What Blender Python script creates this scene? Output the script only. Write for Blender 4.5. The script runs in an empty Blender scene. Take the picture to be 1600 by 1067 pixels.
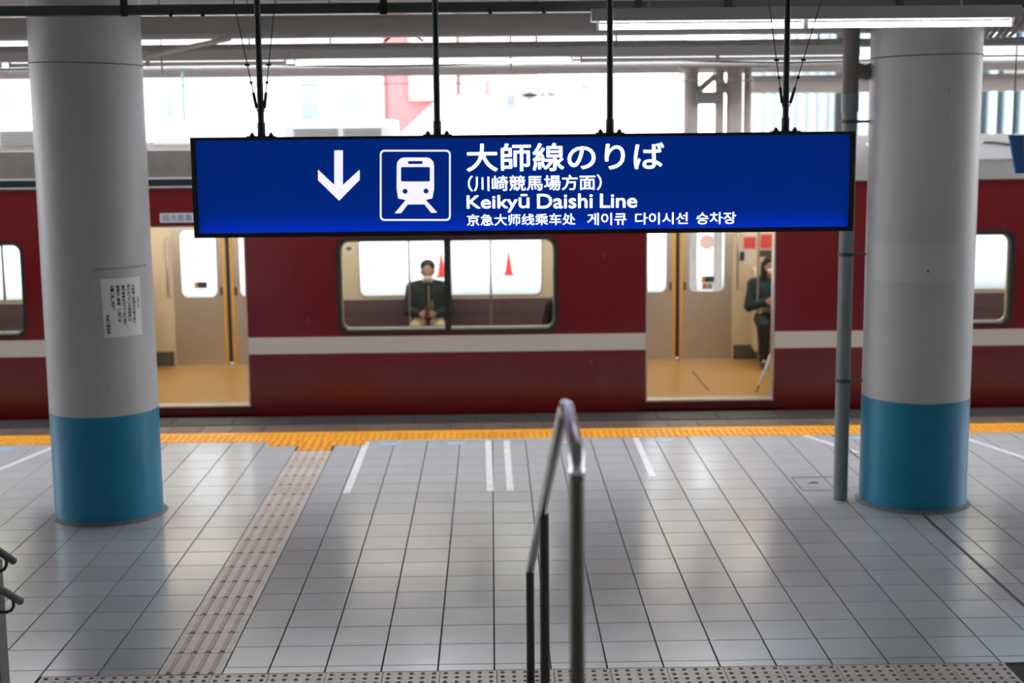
import bpy, bmesh, math, random
from mathutils import Vector, Matrix
random.seed(7)
sc = bpy.context.scene
col = sc.collection
# ------------------------------------------------------------------ camera
F_PX, PITCH, YAW, ROLL, CAM_H = 2224.05, 0.1473002, 0.0135439, -0.0098620, 2.8277
_cp, _sp, _cy, _sy = math.cos(PITCH), math.sin(PITCH), math.cos(YAW), math.sin(YAW)
C_FWD = Vector((_sy*_cp, _cy*_cp, -_sp))
_right = Vector((_cy, -_sy, 0)); _up = _right.cross(C_FWD)
C_R = _right*math.cos(ROLL) + _up*math.sin(ROLL)
C_U = -_right*math.sin(ROLL) + _up*math.cos(ROLL)
C_POS = Vector((0, 0, CAM_H))
cam_d = bpy.data.cameras.new('camera'); cam = bpy.data.objects.new('camera', cam_d); col.objects.link(cam)
m = Matrix((C_R, C_U, -C_FWD)).transposed().to_4x4(); m.translation = C_POS
cam.matrix_world = m
cam_d.sensor_width = 36.0; cam_d.lens = F_PX/1600*36.0; cam_d.clip_end = 400
cam_d.dof.use_dof = True; cam_d.dof.focus_distance = 7.46; cam_d.dof.aperture_fstop = 1.8
sc.camera = cam
# ------------------------------------------------------------------ sky, exposure
SKY = 6.2
w = bpy.data.worlds.new('overcast_sky'); sc.world = w; w.use_nodes = True
bg = w.node_tree.nodes['Background']; bg.inputs[0].default_value = (0.955, 0.955, 1.0, 1); bg.inputs[1].default_value = SKY
sc.view_settings.view_transform = 'Standard'; sc.view_settings.look = 'None'
sc.view_settings.gamma = 1.0; sc.view_settings.use_curve_mapping = False
sc.view_settings.exposure = 0.0

def ray(x, y): return C_FWD + C_R*((x-800)/F_PX) - C_U*((y-533.5)/F_PX)
def at(x, y, Y):                       # photo pixel -> point on the plane at depth Y
    v = ray(x, y); return C_POS + v*(Y/v.y)
def fl(x, y, z=0.0):                   # photo pixel -> point on the floor
    v = ray(x, y); return C_POS + v*((z-CAM_H)/v.z)
def on_cyl(x, y, cx, cy, R):           # photo pixel -> (angle from -Y, z) on a pillar
    v = ray(x, y); ox, oy = -cx, -cy
    a = v.x**2+v.y**2; b = ox*v.x+oy*v.y; c = ox*ox+oy*oy-R*R
    t = (-b-math.sqrt(max(0, b*b-a*c)))/a
    p = C_POS+v*t
    return math.atan2(p.x-cx, -(p.y-cy)), p.z

# ------------------------------------------------------------------ materials
def lin(r, g, b):
    f = lambda c: (c/255/12.92) if c/255 <= 0.04045 else ((c/255+0.055)/1.055)**2.4
    return (f(r), f(g), f(b))
MATS = {}
def mat(name, rgb, rough=0.5, metal=0.0, var=0.0, vscale=6.0, bump=0.0, bscale=80.0, rvar=0.0, spec=0.5,
        specks=None, rand=0.0, stretch=(1, 1, 1), coat=0.0):
    if name in MATS: return MATS[name]
    M = bpy.data.materials.new(name); M.use_nodes = True
    nt = M.node_tree; N = nt.nodes; L = nt.links
    b = N['Principled BSDF']
    b.inputs['Base Color'].default_value = (*rgb, 1); b.inputs['Roughness'].default_value = rough
    b.inputs['Metallic'].default_value = metal; b.inputs['Specular IOR Level'].default_value = spec
    b.inputs['Coat Weight'].default_value = coat; b.inputs['Coat Roughness'].default_value = 0.08
    out = None
    if var or bump or rvar or specks or rand:
        tc = N.new('ShaderNodeTexCoord'); mp = N.new('ShaderNodeMapping'); mp.inputs['Scale'].default_value = stretch
        geo = N.new('ShaderNodeNewGeometry'); L.new(geo.outputs['Position'], mp.inputs['Vector'])
        vec = mp.outputs[0]
        def noise(s, d=4, r=0.6):
            n = N.new('ShaderNodeTexNoise'); n.inputs['Scale'].default_value = s; n.inputs['Detail'].default_value = d
            n.inputs['Roughness'].default_value = r; L.new(vec, n.inputs['Vector']); return n.outputs['Fac']
        def rng(s, a0, a1, b0, b1):
            r = N.new('ShaderNodeMapRange'); L.new(s, r.inputs[0])
            for i, vv in enumerate((a0, a1, b0, b1)): r.inputs[1+i].default_value = vv
            return r.outputs[0]
        cur = None
        if var:
            fac = rng(noise(vscale), 0.3, 0.7, 1-var, 1+var)
            if rand:
                oi = N.new('ShaderNodeObjectInfo'); rr_ = rng(oi.outputs['Random'], 0, 1, 1-rand, 1+rand)
                mm = N.new('ShaderNodeMath'); mm.operation = 'MULTIPLY'; L.new(fac, mm.inputs[0]); L.new(rr_, mm.inputs[1]); fac = mm.outputs[0]
            mx = N.new('ShaderNodeMix'); mx.data_type = 'RGBA'; mx.blend_type = 'MULTIPLY'; mx.inputs[0].default_value = 1
            mx.inputs[6].default_value = (*rgb, 1)
            cb = N.new('ShaderNodeCombineColor'); [L.new(fac, cb.inputs[i]) for i in range(3)]
            L.new(cb.outputs[0], mx.inputs[7]); cur = mx.outputs[2]
        if specks:
            srgb_, sscale, thr = specks
            f2 = rng(noise(sscale, 6, 0.65), thr, thr+0.06, 0, 1)
            f3 = rng(noise(sscale*0.12, 2), 0.48, 0.62, 0, 1)
            mm = N.new('ShaderNodeMath'); mm.operation = 'MULTIPLY'; L.new(f2, mm.inputs[0]); L.new(f3, mm.inputs[1])
            mx = N.new('ShaderNodeMix'); mx.data_type = 'RGBA'; L.new(mm.outputs[0], mx.inputs[0])
            if cur: L.new(cur, mx.inputs[6])
            else: mx.inputs[6].default_value = (*rgb, 1)
            mx.inputs[7].default_value = (*srgb_, 1); cur = mx.outputs[2]
        if cur: L.new(cur, b.inputs['Base Color'])
        if rvar: L.new(rng(noise(vscale*1.7), 0.3, 0.7, max(0.02, rough-rvar), min(1, rough+rvar)), b.inputs['Roughness'])
        if bump:
            bp = N.new('ShaderNodeBump'); bp.inputs['Strength'].default_value = bump; bp.inputs['Distance'].default_value = 0.004
            L.new(noise(bscale, 3), bp.inputs['Height']); L.new(bp.outputs[0], b.inputs['Normal'])
    MATS[name] = M; return M
def emit(name, rgb, strength, rgb_base=None, rough=0.3):
    M = bpy.data.materials.new(name); M.use_nodes = True
    b = M.node_tree.nodes['Principled BSDF']
    b.inputs['Base Color'].default_value = (*(rgb_base or rgb), 1); b.inputs['Roughness'].default_value = rough
    b.inputs['Emission Color'].default_value = (*rgb, 1); b.inputs['Emission Strength'].default_value = strength
    MATS[name] = M; return M
def glass(name, tint=(0.95, 0.98, 0.98), refl=1.0):
    M = bpy.data.materials.new(name); M.use_nodes = True; nt = M.node_tree; N = nt.nodes; L = nt.links
    N.remove(N['Principled BSDF'])
    t = N.new('ShaderNodeBsdfTransparent'); t.inputs[0].default_value = (*tint, 1)
    g = N.new('ShaderNodeBsdfGlossy'); g.inputs['Roughness'].default_value = 0.02
    fr = N.new('ShaderNodeFresnel'); fr.inputs['IOR'].default_value = 1.45
    mx = N.new('ShaderNodeMixShader'); L.new(fr.outputs[0], mx.inputs[0]); L.new(t.outputs[0], mx.inputs[1]); L.new(g.outputs[0], mx.inputs[2])
    L.new(mx.outputs[0], N['Material Output'].inputs[0]); MATS[name] = M; return M

TILE = mat('glazed_floor_tile', (0.435, 0.458, 0.475), 0.20, 0, 0.025, 2.5, 0.03, 14, 0.035, spec=0.55, rand=0.05)
GROUT = mat('dark_grout', (0.035, 0.04, 0.04), 0.9, var=0.2, vscale=20)
TACT = mat('beige_tactile_block', (0.52, 0.465, 0.42), 0.36, var=0.12, vscale=9, rand=0.08, bump=0.1)
TACTBAR = mat('worn_tactile_stud', (0.17, 0.125, 0.10), 0.6, var=0.2, vscale=20)
GBAR = mat('guide_bar', (0.43, 0.355, 0.31), 0.5, var=0.15, vscale=20)
YEL = mat('yellow_tactile_block', lin(232, 160, 38), 0.5, var=0.12, vscale=12, rand=0.08, bump=0.08)
YELD = mat('yellow_tactile_stud', lin(205, 128, 28), 0.5, var=0.1, vscale=12)
BROWN = mat('brown_paver', (0.135, 0.095, 0.075), 0.45, var=0.2, vscale=6, rand=0.12, bump=0.1)
COPING = mat('dark_shadowed_coping', (0.03, 0.033, 0.031), 0.6, var=0.25, vscale=5, bump=0.15)  # dark concrete, with the train's shadow put into the colour
LINEW = mat('white_floor_paint', (0.82, 0.81, 0.86), 0.25, var=0.12, vscale=14)
LINEB = mat('pale_blue_floor_paint', (0.34, 0.50, 0.62), 0.35, var=0.15, vscale=14)
JOINT = mat('black_joint', (0.02, 0.022, 0.025), 0.6)
PIL = mat('grey_pillar_paint', (0.48, 0.488, 0.484), 0.42, var=0.05, vscale=2.0, bump=0.05, bscale=60, specks=((0.13, 0.12, 0.11), 30, 0.66), stretch=(1, 1, 0.7))
PILB = mat('blue_pillar_paint', lin(0, 124, 160), 0.38, var=0.08, vscale=3, specks=((0.01, 0.05, 0.07), 26, 0.64), bump=0.05)
PILP = mat('pillar_touch_up_paint', (0.52, 0.528, 0.522), 0.42, var=0.03, vscale=3)
BASEG = mat('grey_base_grout', (0.16, 0.165, 0.165), 0.8, var=0.2, vscale=12)
PAPER = mat('notice_paper', (0.80, 0.80, 0.80), 0.6)
INK = mat('black_ink', (0.03, 0.03, 0.035), 0.7)
REDINK = mat('red_ink', lin(170, 40, 45), 0.7)
TAPE = mat('tape_residue', (0.36, 0.36, 0.355), 0.6, var=0.2, vscale=20)
PIPEG = mat('grey_pvc_pipe', (0.20, 0.235, 0.235), 0.38, var=0.08, vscale=5)
PIPEB = mat('brown_grey_pipe', (0.17, 0.155, 0.14), 0.5, var=0.12, vscale=6)
STEELD = mat('black_painted_steel', (0.010, 0.016, 0.018), 0.42, spec=0.4)
STAIN = mat('polished_stainless', (0.62, 0.62, 0.63), 0.16, 1.0, rvar=0.05, vscale=8)
STAIND = mat('dark_bronze_post', (0.075, 0.08, 0.075), 0.34, 0.6)
STAINB = mat('brushed_stainless', (0.64, 0.60, 0.54), 0.42, 1.0, var=0.06, vscale=8, stretch=(1, 1, 12))
CHROME = mat('chrome_tube', (0.75, 0.75, 0.75), 0.12, 1.0)
GALV = mat('galvanised_steel', (0.30, 0.305, 0.30), 0.5, 0.3, var=0.12, vscale=8)
TAUPE = mat('taupe_painted_steel', (0.62, 0.595, 0.57), 0.55, var=0.08, vscale=3)
TAUPEC = mat('ceiling_deck_paint', (0.60, 0.58, 0.56), 0.6, var=0.08, vscale=3)
RAILD = mat('dark_channel_steel', (0.055, 0.062, 0.060), 0.5, var=0.1, vscale=6)
HOOD = mat('white_lamp_hood', (0.62, 0.61, 0.59), 0.4)
CABLE = mat('black_cable', (0.02, 0.022, 0.022), 0.6)
RED = mat('train_red_paint', lin(116, 9, 20), 0.22, var=0.05, vscale=1.5, coat=0.12, rvar=0.06)
REDD = mat('train_dark_red_sill', lin(92, 16, 24), 0.35, var=0.08, vscale=5)
CREAM = mat('train_cream_stripe', (0.74, 0.71, 0.62), 0.3, coat=0.2)
ROOFG = mat('train_roof_grey', (0.075, 0.07, 0.066), 0.7, spec=0.3, var=0.1, vscale=5)
ROOFW = mat('train_roof_unit_white', (0.66, 0.66, 0.66), 0.45, var=0.06, vscale=6)
LOUV = mat('roof_louvre_grey', (0.30, 0.31, 0.31), 0.5)
RUBBER = mat('black_rubber', (0.012, 0.016, 0.017), 0.5)
GLASS = glass('clear_window_glass')
IWALL = mat('cream_interior_panel', (0.60, 0.51, 0.37), 0.4)
IFLOOR = mat('ochre_vinyl_floor', (0.46, 0.27, 0.085), 0.3, var=0.015, vscale=2)
ICEIL = mat('white_interior_ceiling', (0.72, 0.70, 0.66), 0.5)
SEAT = mat('mauve_seat_moquette', (0.085, 0.045, 0.055), 0.9, bump=0.2, bscale=200)
YSTRIP = mat('yellow_door_edge', lin(214, 160, 40), 0.45)
WHITE = mat('white_plate', (0.72, 0.74, 0.76), 0.4)
BLUEINK = mat('blue_lettering', lin(60, 120, 160), 0.5)
SKIN = mat('skin', (0.42, 0.24, 0.17), 0.5, spec=0.3)
HAIR = mat('black_hair', (0.014, 0.014, 0.014), 0.45, bump=0.3, bscale=220)
MASK = mat('white_face_mask', (0.70, 0.69, 0.67), 0.8)
CONC = mat('pale_concrete', (0.60, 0.59, 0.57), 0.8, var=0.1, vscale=1.5)
BALL = mat('track_ballast', (0.22, 0.20, 0.18), 0.9, var=0.4, vscale=12, bump=0.6, bscale=20)
STEP = mat('stair_concrete', (0.28, 0.28, 0.27), 0.7, var=0.1, vscale=4)
BWHITE = mat('white_facade', (0.72, 0.71, 0.70), 0.7, var=0.04, vscale=0.5)
BRED = mat('red_corrugated_cladding', lin(238, 140, 142), 0.5)
BGLASS = mat('facade_window_glass', (0.20, 0.25, 0.28), 0.12)
BBLUE = mat('pale_blue_fin', (0.42, 0.55, 0.62), 0.4)
BDARK = mat('dark_slate_panel', (0.045, 0.055, 0.065), 0.4)
BEIGE = mat('beige_painted_steel', (0.42, 0.39, 0.35), 0.5, var=0.1, vscale=3)
WBEAM = mat('white_painted_girder', (0.42, 0.42, 0.42), 0.5)

# ------------------------------------------------------------------ geometry helpers
ORG = {}
def tag(o, label=None, cat=None, group=None, kind=None):
    if label: o['label'] = label
    if cat: o['category'] = cat
    if group: o['group'] = group
    if kind: o['kind'] = kind
    return o
def thing(name, loc, label, cat, group=None):
    o = bpy.data.objects.new(name, None); col.objects.link(o); o.location = loc; o.empty_display_size = 0.1
    ORG[o] = Vector(loc); return tag(o, label, cat, group)
def finish(me, smooth):
    bm = bmesh.new(); bm.from_mesh(me); bmesh.ops.recalc_face_normals(bm, faces=bm.faces); bm.to_mesh(me); bm.free()
    if smooth:
        me.shade_smooth(); me.set_sharp_from_angle(angle=math.radians(38))
def link_mesh(me, name, material, parent=None, origin=None, label=None):
    """me holds world coordinates; it is shifted so the object sits at its thing's base"""
    if parent is not None: o0 = ORG[parent]
    elif origin is not None: o0 = Vector(origin)
    else:
        xs = [v.co.x for v in me.vertices]; ys = [v.co.y for v in me.vertices]; zs = [v.co.z for v in me.vertices]
        o0 = Vector(((min(xs)+max(xs))/2, (min(ys)+max(ys))/2, min(zs)))
    me.transform(Matrix.Translation(-o0))
    if material: me.materials.append(material)
    me.name = name
    o = bpy.data.objects.new(name, me); col.objects.link(o)
    if parent is not None: o.parent = parent
    else: o.location = o0
    ORG[o] = o0
    if label: o['label'] = label
    return o
class MB:
    def __init__(s): s.v = []; s.f = []
    def add(s, vs, fs):
        n = len(s.v); s.v += [tuple(v) for v in vs]; s.f += [tuple(i+n for i in f) for f in fs]; return s
    def box(s, x0, x1, y0, y1, z0, z1):
        x0, x1 = sorted((x0, x1)); y0, y1 = sorted((y0, y1)); z0, z1 = sorted((z0, z1))
        return s.add([(x, y, z) for z in (z0, z1) for y in (y0, y1) for x in (x0, x1)],
                     [(0, 2, 3, 1), (4, 5, 7, 6), (0, 1, 5, 4), (2, 6, 7, 3), (0, 4, 6, 2), (1, 3, 7, 5)])
    def cham(s, x0, x1, y0, y1, z0, z1, c):      # box whose top edges are chamfered
        return s.add([(x0, y0, z0), (x1, y0, z0), (x1, y1, z0), (x0, y1, z0),
                      (x0, y0, z1-c), (x1, y0, z1-c), (x1, y1, z1-c), (x0, y1, z1-c),
                      (x0+c, y0+c, z1), (x1-c, y0+c, z1), (x1-c, y1-c, z1), (x0+c, y1-c, z1)],
                     [(4, 5, 9, 8), (5, 6, 10, 9), (6, 7, 11, 10), (7, 4, 8, 11), (8, 9, 10, 11),
                      (0, 1, 5, 4), (1, 2, 6, 5), (2, 3, 7, 6), (3, 0, 4, 7)])
    def tube(s, pts, r, n=12, cap=True):
        pts = [Vector(p) for p in pts]; rs = r if isinstance(r, (list, tuple)) else [r]*len(pts)
        base = len(s.v); prev = None
        for i, p in enumerate(pts):
            d = (pts[min(i+1, len(pts)-1)]-pts[max(i-1, 0)]).normalized()
            if prev is None:
                a = d.cross(Vector((0, 0, 1)) if abs(d.z) < 0.9 else Vector((1, 0, 0))).normalized()
            else:
                a = (prev-d*prev.dot(d)).normalized()
            prev = a; b = d.cross(a)
            for k in range(n):
                t = 2*math.pi*k/n; s.v.append(tuple(p+(a*math.cos(t)+b*math.sin(t))*rs[i]))
        for i in range(len(pts)-1):
            for k in range(n):
                k2 = (k+1) % n; s.f.append((base+i*n+k, base+i*n+k2, base+(i+1)*n+k2, base+(i+1)*n+k))
        if cap:
            s.f.append(tuple(base+k for k in range(n))[::-1]); s.f.append(tuple(base+(len(pts)-1)*n+k for k in range(n)))
        return s
    def lathe(s, cx, cy, prof, n=48, cap=True):
        base = len(s.v)
        for r, z in prof:
            for k in range(n):
                t = 2*math.pi*k/n; s.v.append((cx+r*math.cos(t), cy+r*math.sin(t), z))
        for i in range(len(prof)-1):
            for k in range(n):
                k2 = (k+1) % n; s.f.append((base+i*n+k, base+i*n+k2, base+(i+1)*n+k2, base+(i+1)*n+k))
        if cap:
            s.f.append(tuple(base+k for k in range(n))[::-1]); s.f.append(tuple(base+(len(prof)-1)*n+k for k in range(n)))
        return s
    def extr(s, prof, x0, x1):                   # profile of (y, z) points swept along x
        n = len(prof)
        vs = [(x0, y, z) for y, z in prof]+[(x1, y, z) for y, z in prof]
        return s.add(vs, [(i, (i+1) % n, n+(i+1) % n, n+i) for i in range(n)]+[tuple(range(n))[::-1], tuple(range(n, 2*n))])
    def prism(s, poly, f0, f1):                  # polygon of points, given as two matching world loops
        n = len(poly); return s.add([f0(*p) for p in poly]+[f1(*p) for p in poly],
            [(i, (i+1) % n, n+(i+1) % n, n+i) for i in range(n)]+[tuple(range(n))[::-1], tuple(range(n, 2*n))])
    def mesh(s, smooth=False):
        me = bpy.data.meshes.new('m'); me.from_pydata(s.v, [], s.f); finish(me, smooth); return me
    def build(s, name, material, parent=None, smooth=False, origin=None, label=None):
        return link_mesh(s.mesh(smooth), name, material, parent, origin, label)
def B(name, material, parent, *dims, label=None):
    return MB().box(*dims).build(name, material, parent, label=label)
def T(name, material, parent, pts, r, n=12, label=None):
    return MB().tube(pts, r, n).build(name, material, parent, smooth=True, label=label)
def struct(mb, name, material, smooth=False): return tag(mb.build(name, material, smooth=smooth), kind='structure')
def rr(x0, x1, y0, y1, r, n=6):
    P = []
    for cx, cy, a0 in ((x1-r, y1-r, 0), (x0+r, y1-r, 90), (x0+r, y0+r, 180), (x1-r, y0+r, 270)):
        for k in range(n+1):
            t = math.radians(a0+90*k/n); P.append((cx+r*math.cos(t), cy+r*math.sin(t)))
    return P
def plate_mesh(loops, th, f):
    """flat plate with holes: loops of (u, v) points, thickness th along w; f maps (u, v, w) to world"""
    c = bpy.data.curves.new('c', 'CURVE'); c.dimensions = '2D'; c.fill_mode = 'BOTH'; c.extrude = th/2
    for P in loops:
        sp = c.splines.new('POLY'); sp.points.add(len(P)-1); sp.use_cyclic_u = True
        for q, p in zip(sp.points, P): q.co = (p[0], p[1], 0, 1)
    o = bpy.data.objects.new('c', c); col.objects.link(o)
    me = bpy.data.meshes.new_from_object(o.evaluated_get(bpy.context.evaluated_depsgraph_get()))
    bpy.data.objects.remove(o); bpy.data.curves.remove(c)
    for v in me.vertices: v.co = f(v.co.x, v.co.y, v.co.z)
    bm = bmesh.new(); bm.from_mesh(me); bmesh.ops.remove_doubles(bm, verts=bm.verts, dist=1e-5)
    bmesh.ops.recalc_face_normals(bm, faces=bm.faces); bm.to_mesh(me); bm.free(); me.materials.clear()
    return me
def wall_plate(name, material, parent, loops, y0, y1, label=None):   # (x, z) loops, a wall between two depths
    ym = (y0+y1)/2
    return link_mesh(plate_mesh(loops, abs(y1-y0), lambda u, v, w_: Vector((u, ym+w_, v))), name, material, parent, label=label)
def text_mesh(s, bold=0.0, space=1.0):
    c = bpy.data.curves.new('t', 'FONT'); c.body = s; c.offset = bold; c.space_character = space; c.resolution_u = 4
    o = bpy.data.objects.new('t', c); col.objects.link(o); bpy.context.view_layer.update()
    me = bpy.data.meshes.new_from_object(o.evaluated_get(bpy.context.evaluated_depsgraph_get()))
    bpy.data.objects.remove(o); bpy.data.curves.remove(c); me.materials.clear(); return me
def fit_text(s, box, bold=0.0):
    """text mesh scaled into box (u0, u1, v0, v1)"""
    me = text_mesh(s, bold)
    xs = [v.co.x for v in me.vertices]; ys = [v.co.y for v in me.vertices]
    u0, u1, v0, v1 = box
    for v in me.vertices:
        v.co = ((v.co.x-min(xs))/(max(xs)-min(xs))*(u1-u0)+u0, (v.co.y-min(ys))/(max(ys)-min(ys))*(v1-v0)+v0, 0)
    return me
def join_meshes(ms):
    mb = MB()
    for me in ms:
        mb.add([v.co.copy() for v in me.vertices], [tuple(p.vertices) for p in me.polygons]); bpy.data.meshes.remove(me)
    me = bpy.data.meshes.new('m'); me.from_pydata(mb.v, [], mb.f); return me

# ================================================================== SETTING: platform floor
X0, Y0, DX, DY = -0.01293, 7.2971, 0.30, 0.3059
floor = struct(MB().box(-45, 45, 6.2, 14.12, -0.30, -0.006), 'floor', GROUT)
def piece(name, me, x, y, parent=floor, z=0.0, kind=None):
    o = bpy.data.objects.new(name, me); col.objects.link(o); o.parent = parent
    o.location = Vector((x, y, z))-ORG[parent]
    if kind: o['kind'] = kind
    return o
GX, GY = 0.0078, 0.0052         # joint widths: the joints running away from us are wider
tile_full = MB().cham(-DX/2+GX/2, DX/2-GX/2, -DY/2+GY/2, DY/2-GY/2, -0.012, 0, 0.0016).mesh(); tile_full.materials.append(TILE)
P_L, P_R = -1.795, -1.455       # guide path
tiles = []                      # (x0, x1, y0, y1)
YT = 12.915                     # front of the yellow blocks
for c in range(-24, 25):
    xa, xb = X0+DX*c, X0+DX*(c+1)
    if xa >= P_L-0.05 and xb <= P_R+0.05: continue
    if abs(xb-P_L) < 0.05: xb = P_L
    if xa < P_R < xb: xa = P_R
    for r in range(-3, 19):
        ya, yb = Y0+DY*r, Y0+DY*(r+1)
        if yb > YT: yb = YT
        inside = xb > -2.40 and xa < 2.70
        if inside and yb <= 7.22: continue
        if inside and ya < 7.205: ya = 7.205
        tiles.append((xa, xb, ya, yb))
vis = sorted([t for t in tiles if abs((t[0]+t[1])/2-0.05) < 0.375*t[3]+0.1 and t[3] > 7.0], key=lambda t: t[2])
near = set(vis[:300]); rest = MB()
for t in tiles:
    xa, xb, ya, yb = t
    if t in near:
        if abs(xb-xa-DX) < 1e-4 and abs(yb-ya-DY) < 1e-4: piece('tile', tile_full, (xa+xb)/2, (ya+yb)/2)
        else:
            hx, hy = (xb-xa)/2, (yb-ya)/2
            me = MB().cham(-hx+GX/2, hx-GX/2, -hy+GY/2, hy-GY/2, -0.012, 0, 0.0016).mesh(); me.materials.append(TILE)
            piece('tile', me, (xa+xb)/2, (ya+yb)/2)
    else:
        rest.cham(xa+GX/2, xb-GX/2, ya+GY/2, yb-GY/2, -0.012, 0, 0.0016)
tag(rest.build('far_tiles', TILE, floor), kind='stuff')
# guide path blocks with four bars each
gb = 0.31212
path_slab = MB().cham(-0.1675, 0.1675, -gb/2+0.0015, gb/2-0.0015, -0.012, 0.001, 0.001).mesh(); path_slab.materials.append(TACT)
barm = MB()
for k in range(4):
    x = -0.1125+0.075*k
    barm.cham(x-0.013, x+0.013, -gb/2+0.014, gb/2-0.014, 0, 0.006, 0.004)
barm = barm.mesh(); barm.materials.append(GBAR)
endm = MB()
for k in range(4):
    x = -0.1125+0.075*k
    endm.box(x-0.018, x+0.018, -gb/2-0.007, -gb/2+0.007, 0, 0.0018)
endm = endm.mesh(); endm.materials.append(TACTBAR)
yb = 7.205; k = 0
while yb+gb < 12.52:
    t = k/18
    b = piece('guide_block', path_slab, (P_L+P_R)/2, yb+gb/2)
    ORG[b] = ORG[floor]+b.location
    for nm, me in (('guide_bars', barm), ('dirt_in_gap', endm)):
        q = bpy.data.objects.new(nm, me); col.objects.link(q); q.parent = b; q.location = (0, 0, 0.001)
        q['kind'] = 'stuff'
    yb += gb; k += 1
PATH_END = yb
# beige warning blocks at the stair foot
def stud_block(matb, mats, n, size, r, h):
    s = size/2
    a = MB().cham(-s+0.0015, s-0.0015, -s+0.0015, s-0.0015, -0.012, 0.001, 0.001).mesh(); a.materials.append(matb)
    d = MB()
    for i in range(n):
        for j in range(n):
            x = -s+size*(i+0.5)/n; y = -s+size*(j+0.5)/n
            d.lathe(x, y, [(r, 0), (r*0.86, h*0.7), (r*0.5, h)], 8)
    d = d.mesh(True); d.materials.append(mats); return a, d
sb = stud_block(TACT, TACTBAR, 5, 0.30, 0.0125, 0.005)
def put_block(name, pair, x, y):
    b = piece(name, pair[0], x, y); q = bpy.data.objects.new('studs', pair[1]); col.objects.link(q); q.parent = b
    q.location = (0, 0, 0.001); q['kind'] = 'stuff'; return b
for i in range(17):
    for j in range(2): put_block('warning_block', sb, -2.40+0.30*i+0.15, 7.20-0.30*j-0.15)
# yellow warning blocks along the platform edge
ys = stud_block(YEL, YELD, 5, 0.30, 0.013, 0.005)
half = MB().cham(-0.1485, 0.1485, -0.055, 0.055, -0.012, 0.001, 0.001).mesh(); half.materials.append(YEL)
for i in range(-24, 24):
    x = X0+0.3*i+0.15
    put_block('yellow_block', ys, x, YT+0.155)
    piece('yellow_edge_strip', half, x, YT+0.362)
ybar = MB()
for k in range(4): ybar.cham(-0.1125+0.075*k-0.014, -0.1125+0.075*k+0.014, -0.09, 0.09, 0, 0.006, 0.004)
ybar = ybar.mesh(); ybar.materials.append(YELD)
yhalf = MB().cham(-0.1485, 0.1485, -0.10, 0.10, -0.012, 0.003, 0.001).mesh(); yhalf.materials.append(YEL)
for x, y in ((-1.925, YT-0.10), (-1.625, YT-0.10), (-1.325, YT-0.10), (-1.625, YT-0.303)):
    b = piece('yellow_junction_block', yhalf, x, y)
    q = bpy.data.objects.new('guide_bars', ybar); col.objects.link(q); q.parent = b; q.location = (0, 0, 0.003); q['kind'] = 'stuff'
# brown pavers and dark coping, deepened for the train's shadow
pv = MB().cham(-0.1475, 0.1475, -0.157, 0.157, -0.012, 0, 0.002).mesh(); pv.materials.append(BROWN)
cpv = MB().cham(-0.296, 0.296, -0.19, 0.19, -0.012, 0.002, 0.004).mesh(); cpv.materials.append(COPING)
for i in range(-26, 26): piece('brown_paver', pv, 0.3*i+0.03, 13.507)
for i in range(-14, 14): piece('coping_slab', cpv, 0.6*i+0.12, 13.895)
# painted queue lines
def line(name, a, b, wd, material=LINEW):
    a, b = Vector((a[0], a[1], 0)), Vector((b[0], b[1], 0)); d = (b-a).normalized(); n = Vector((-d.y, d.x, 0))*wd/2
    q = [a-n, b-n, b+n, a+n]
    return MB().add([(p.x, p.y, 0.0002) for p in q]+[(p.x, p.y, 0.0016) for p in q],
             [(0, 1, 2, 3), (4, 7, 6, 5), (0, 4, 5, 1), (1, 5, 6, 2), (2, 6, 7, 3), (3, 7, 4, 0)]).build(name, material, floor)
for a, b, wd in (((-1.176, 12.86), (-1.174, 10.98), 0.06), ((-0.055, 12.86), (-0.035, 10.99), 0.055), ((0.113, 12.86), (0.124, 10.99), 0.055),
                 ((1.31, 12.89), (1.30, 11.39), 0.055), ((2.877, 12.91), (3.19, 12.17), 0.05), ((4.30, 12.72), (4.60, 11.75), 0.05),
                 ((-4.03, 12.82), (-4.28, 11.75), 0.05)):
    line('queue_line', a, b, wd)
for x in (-0.95, -0.35, 0.62, 1.55, 3.35, -4.45):
    MB().prism([(x-0.11, 12.82), (x+0.11, 12.82), (x+0.05, 12.70), (x-0.05, 12.70)], lambda a, b: (a, b, 0.0002), lambda a, b: (a, b, 0.0014)).build('blue_floor_mark', LINEB, floor)
line('blue_edge_line', (-1.1, 12.895), (0.95, 12.895), 0.03, LINEB)
line('blue_edge_line', (3.2, 12.895), (4.0, 12.895), 0.03, LINEB)
# black expansion joint, drain hatch
line('expansion_joint', (3.135, 6.6), (3.15, 10.2), 0.022, JOINT); line('expansion_joint', (3.15, 10.9), (3.14, 12.9), 0.018, JOINT)
hb = MB()
for a in ((2.42, 2.79, 10.865, 10.885), (2.42, 2.79, 11.30, 11.32), (2.42, 2.432, 10.885, 11.30), (2.778, 2.79, 10.885, 11.30)): hb.box(*a, 0.0002, 0.002)
hatch = hb.build('hatch_frame', mat('dark_hatch_seam', (0.10, 0.105, 0.105), 0.5), floor)
MB().tube([(2.52, 11.10, 0.002), (2.56, 11.115, 0.008), (2.60, 11.11, 0.002)], 0.006, 8).build('hatch_pull', GALV, floor, smooth=True)
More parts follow.
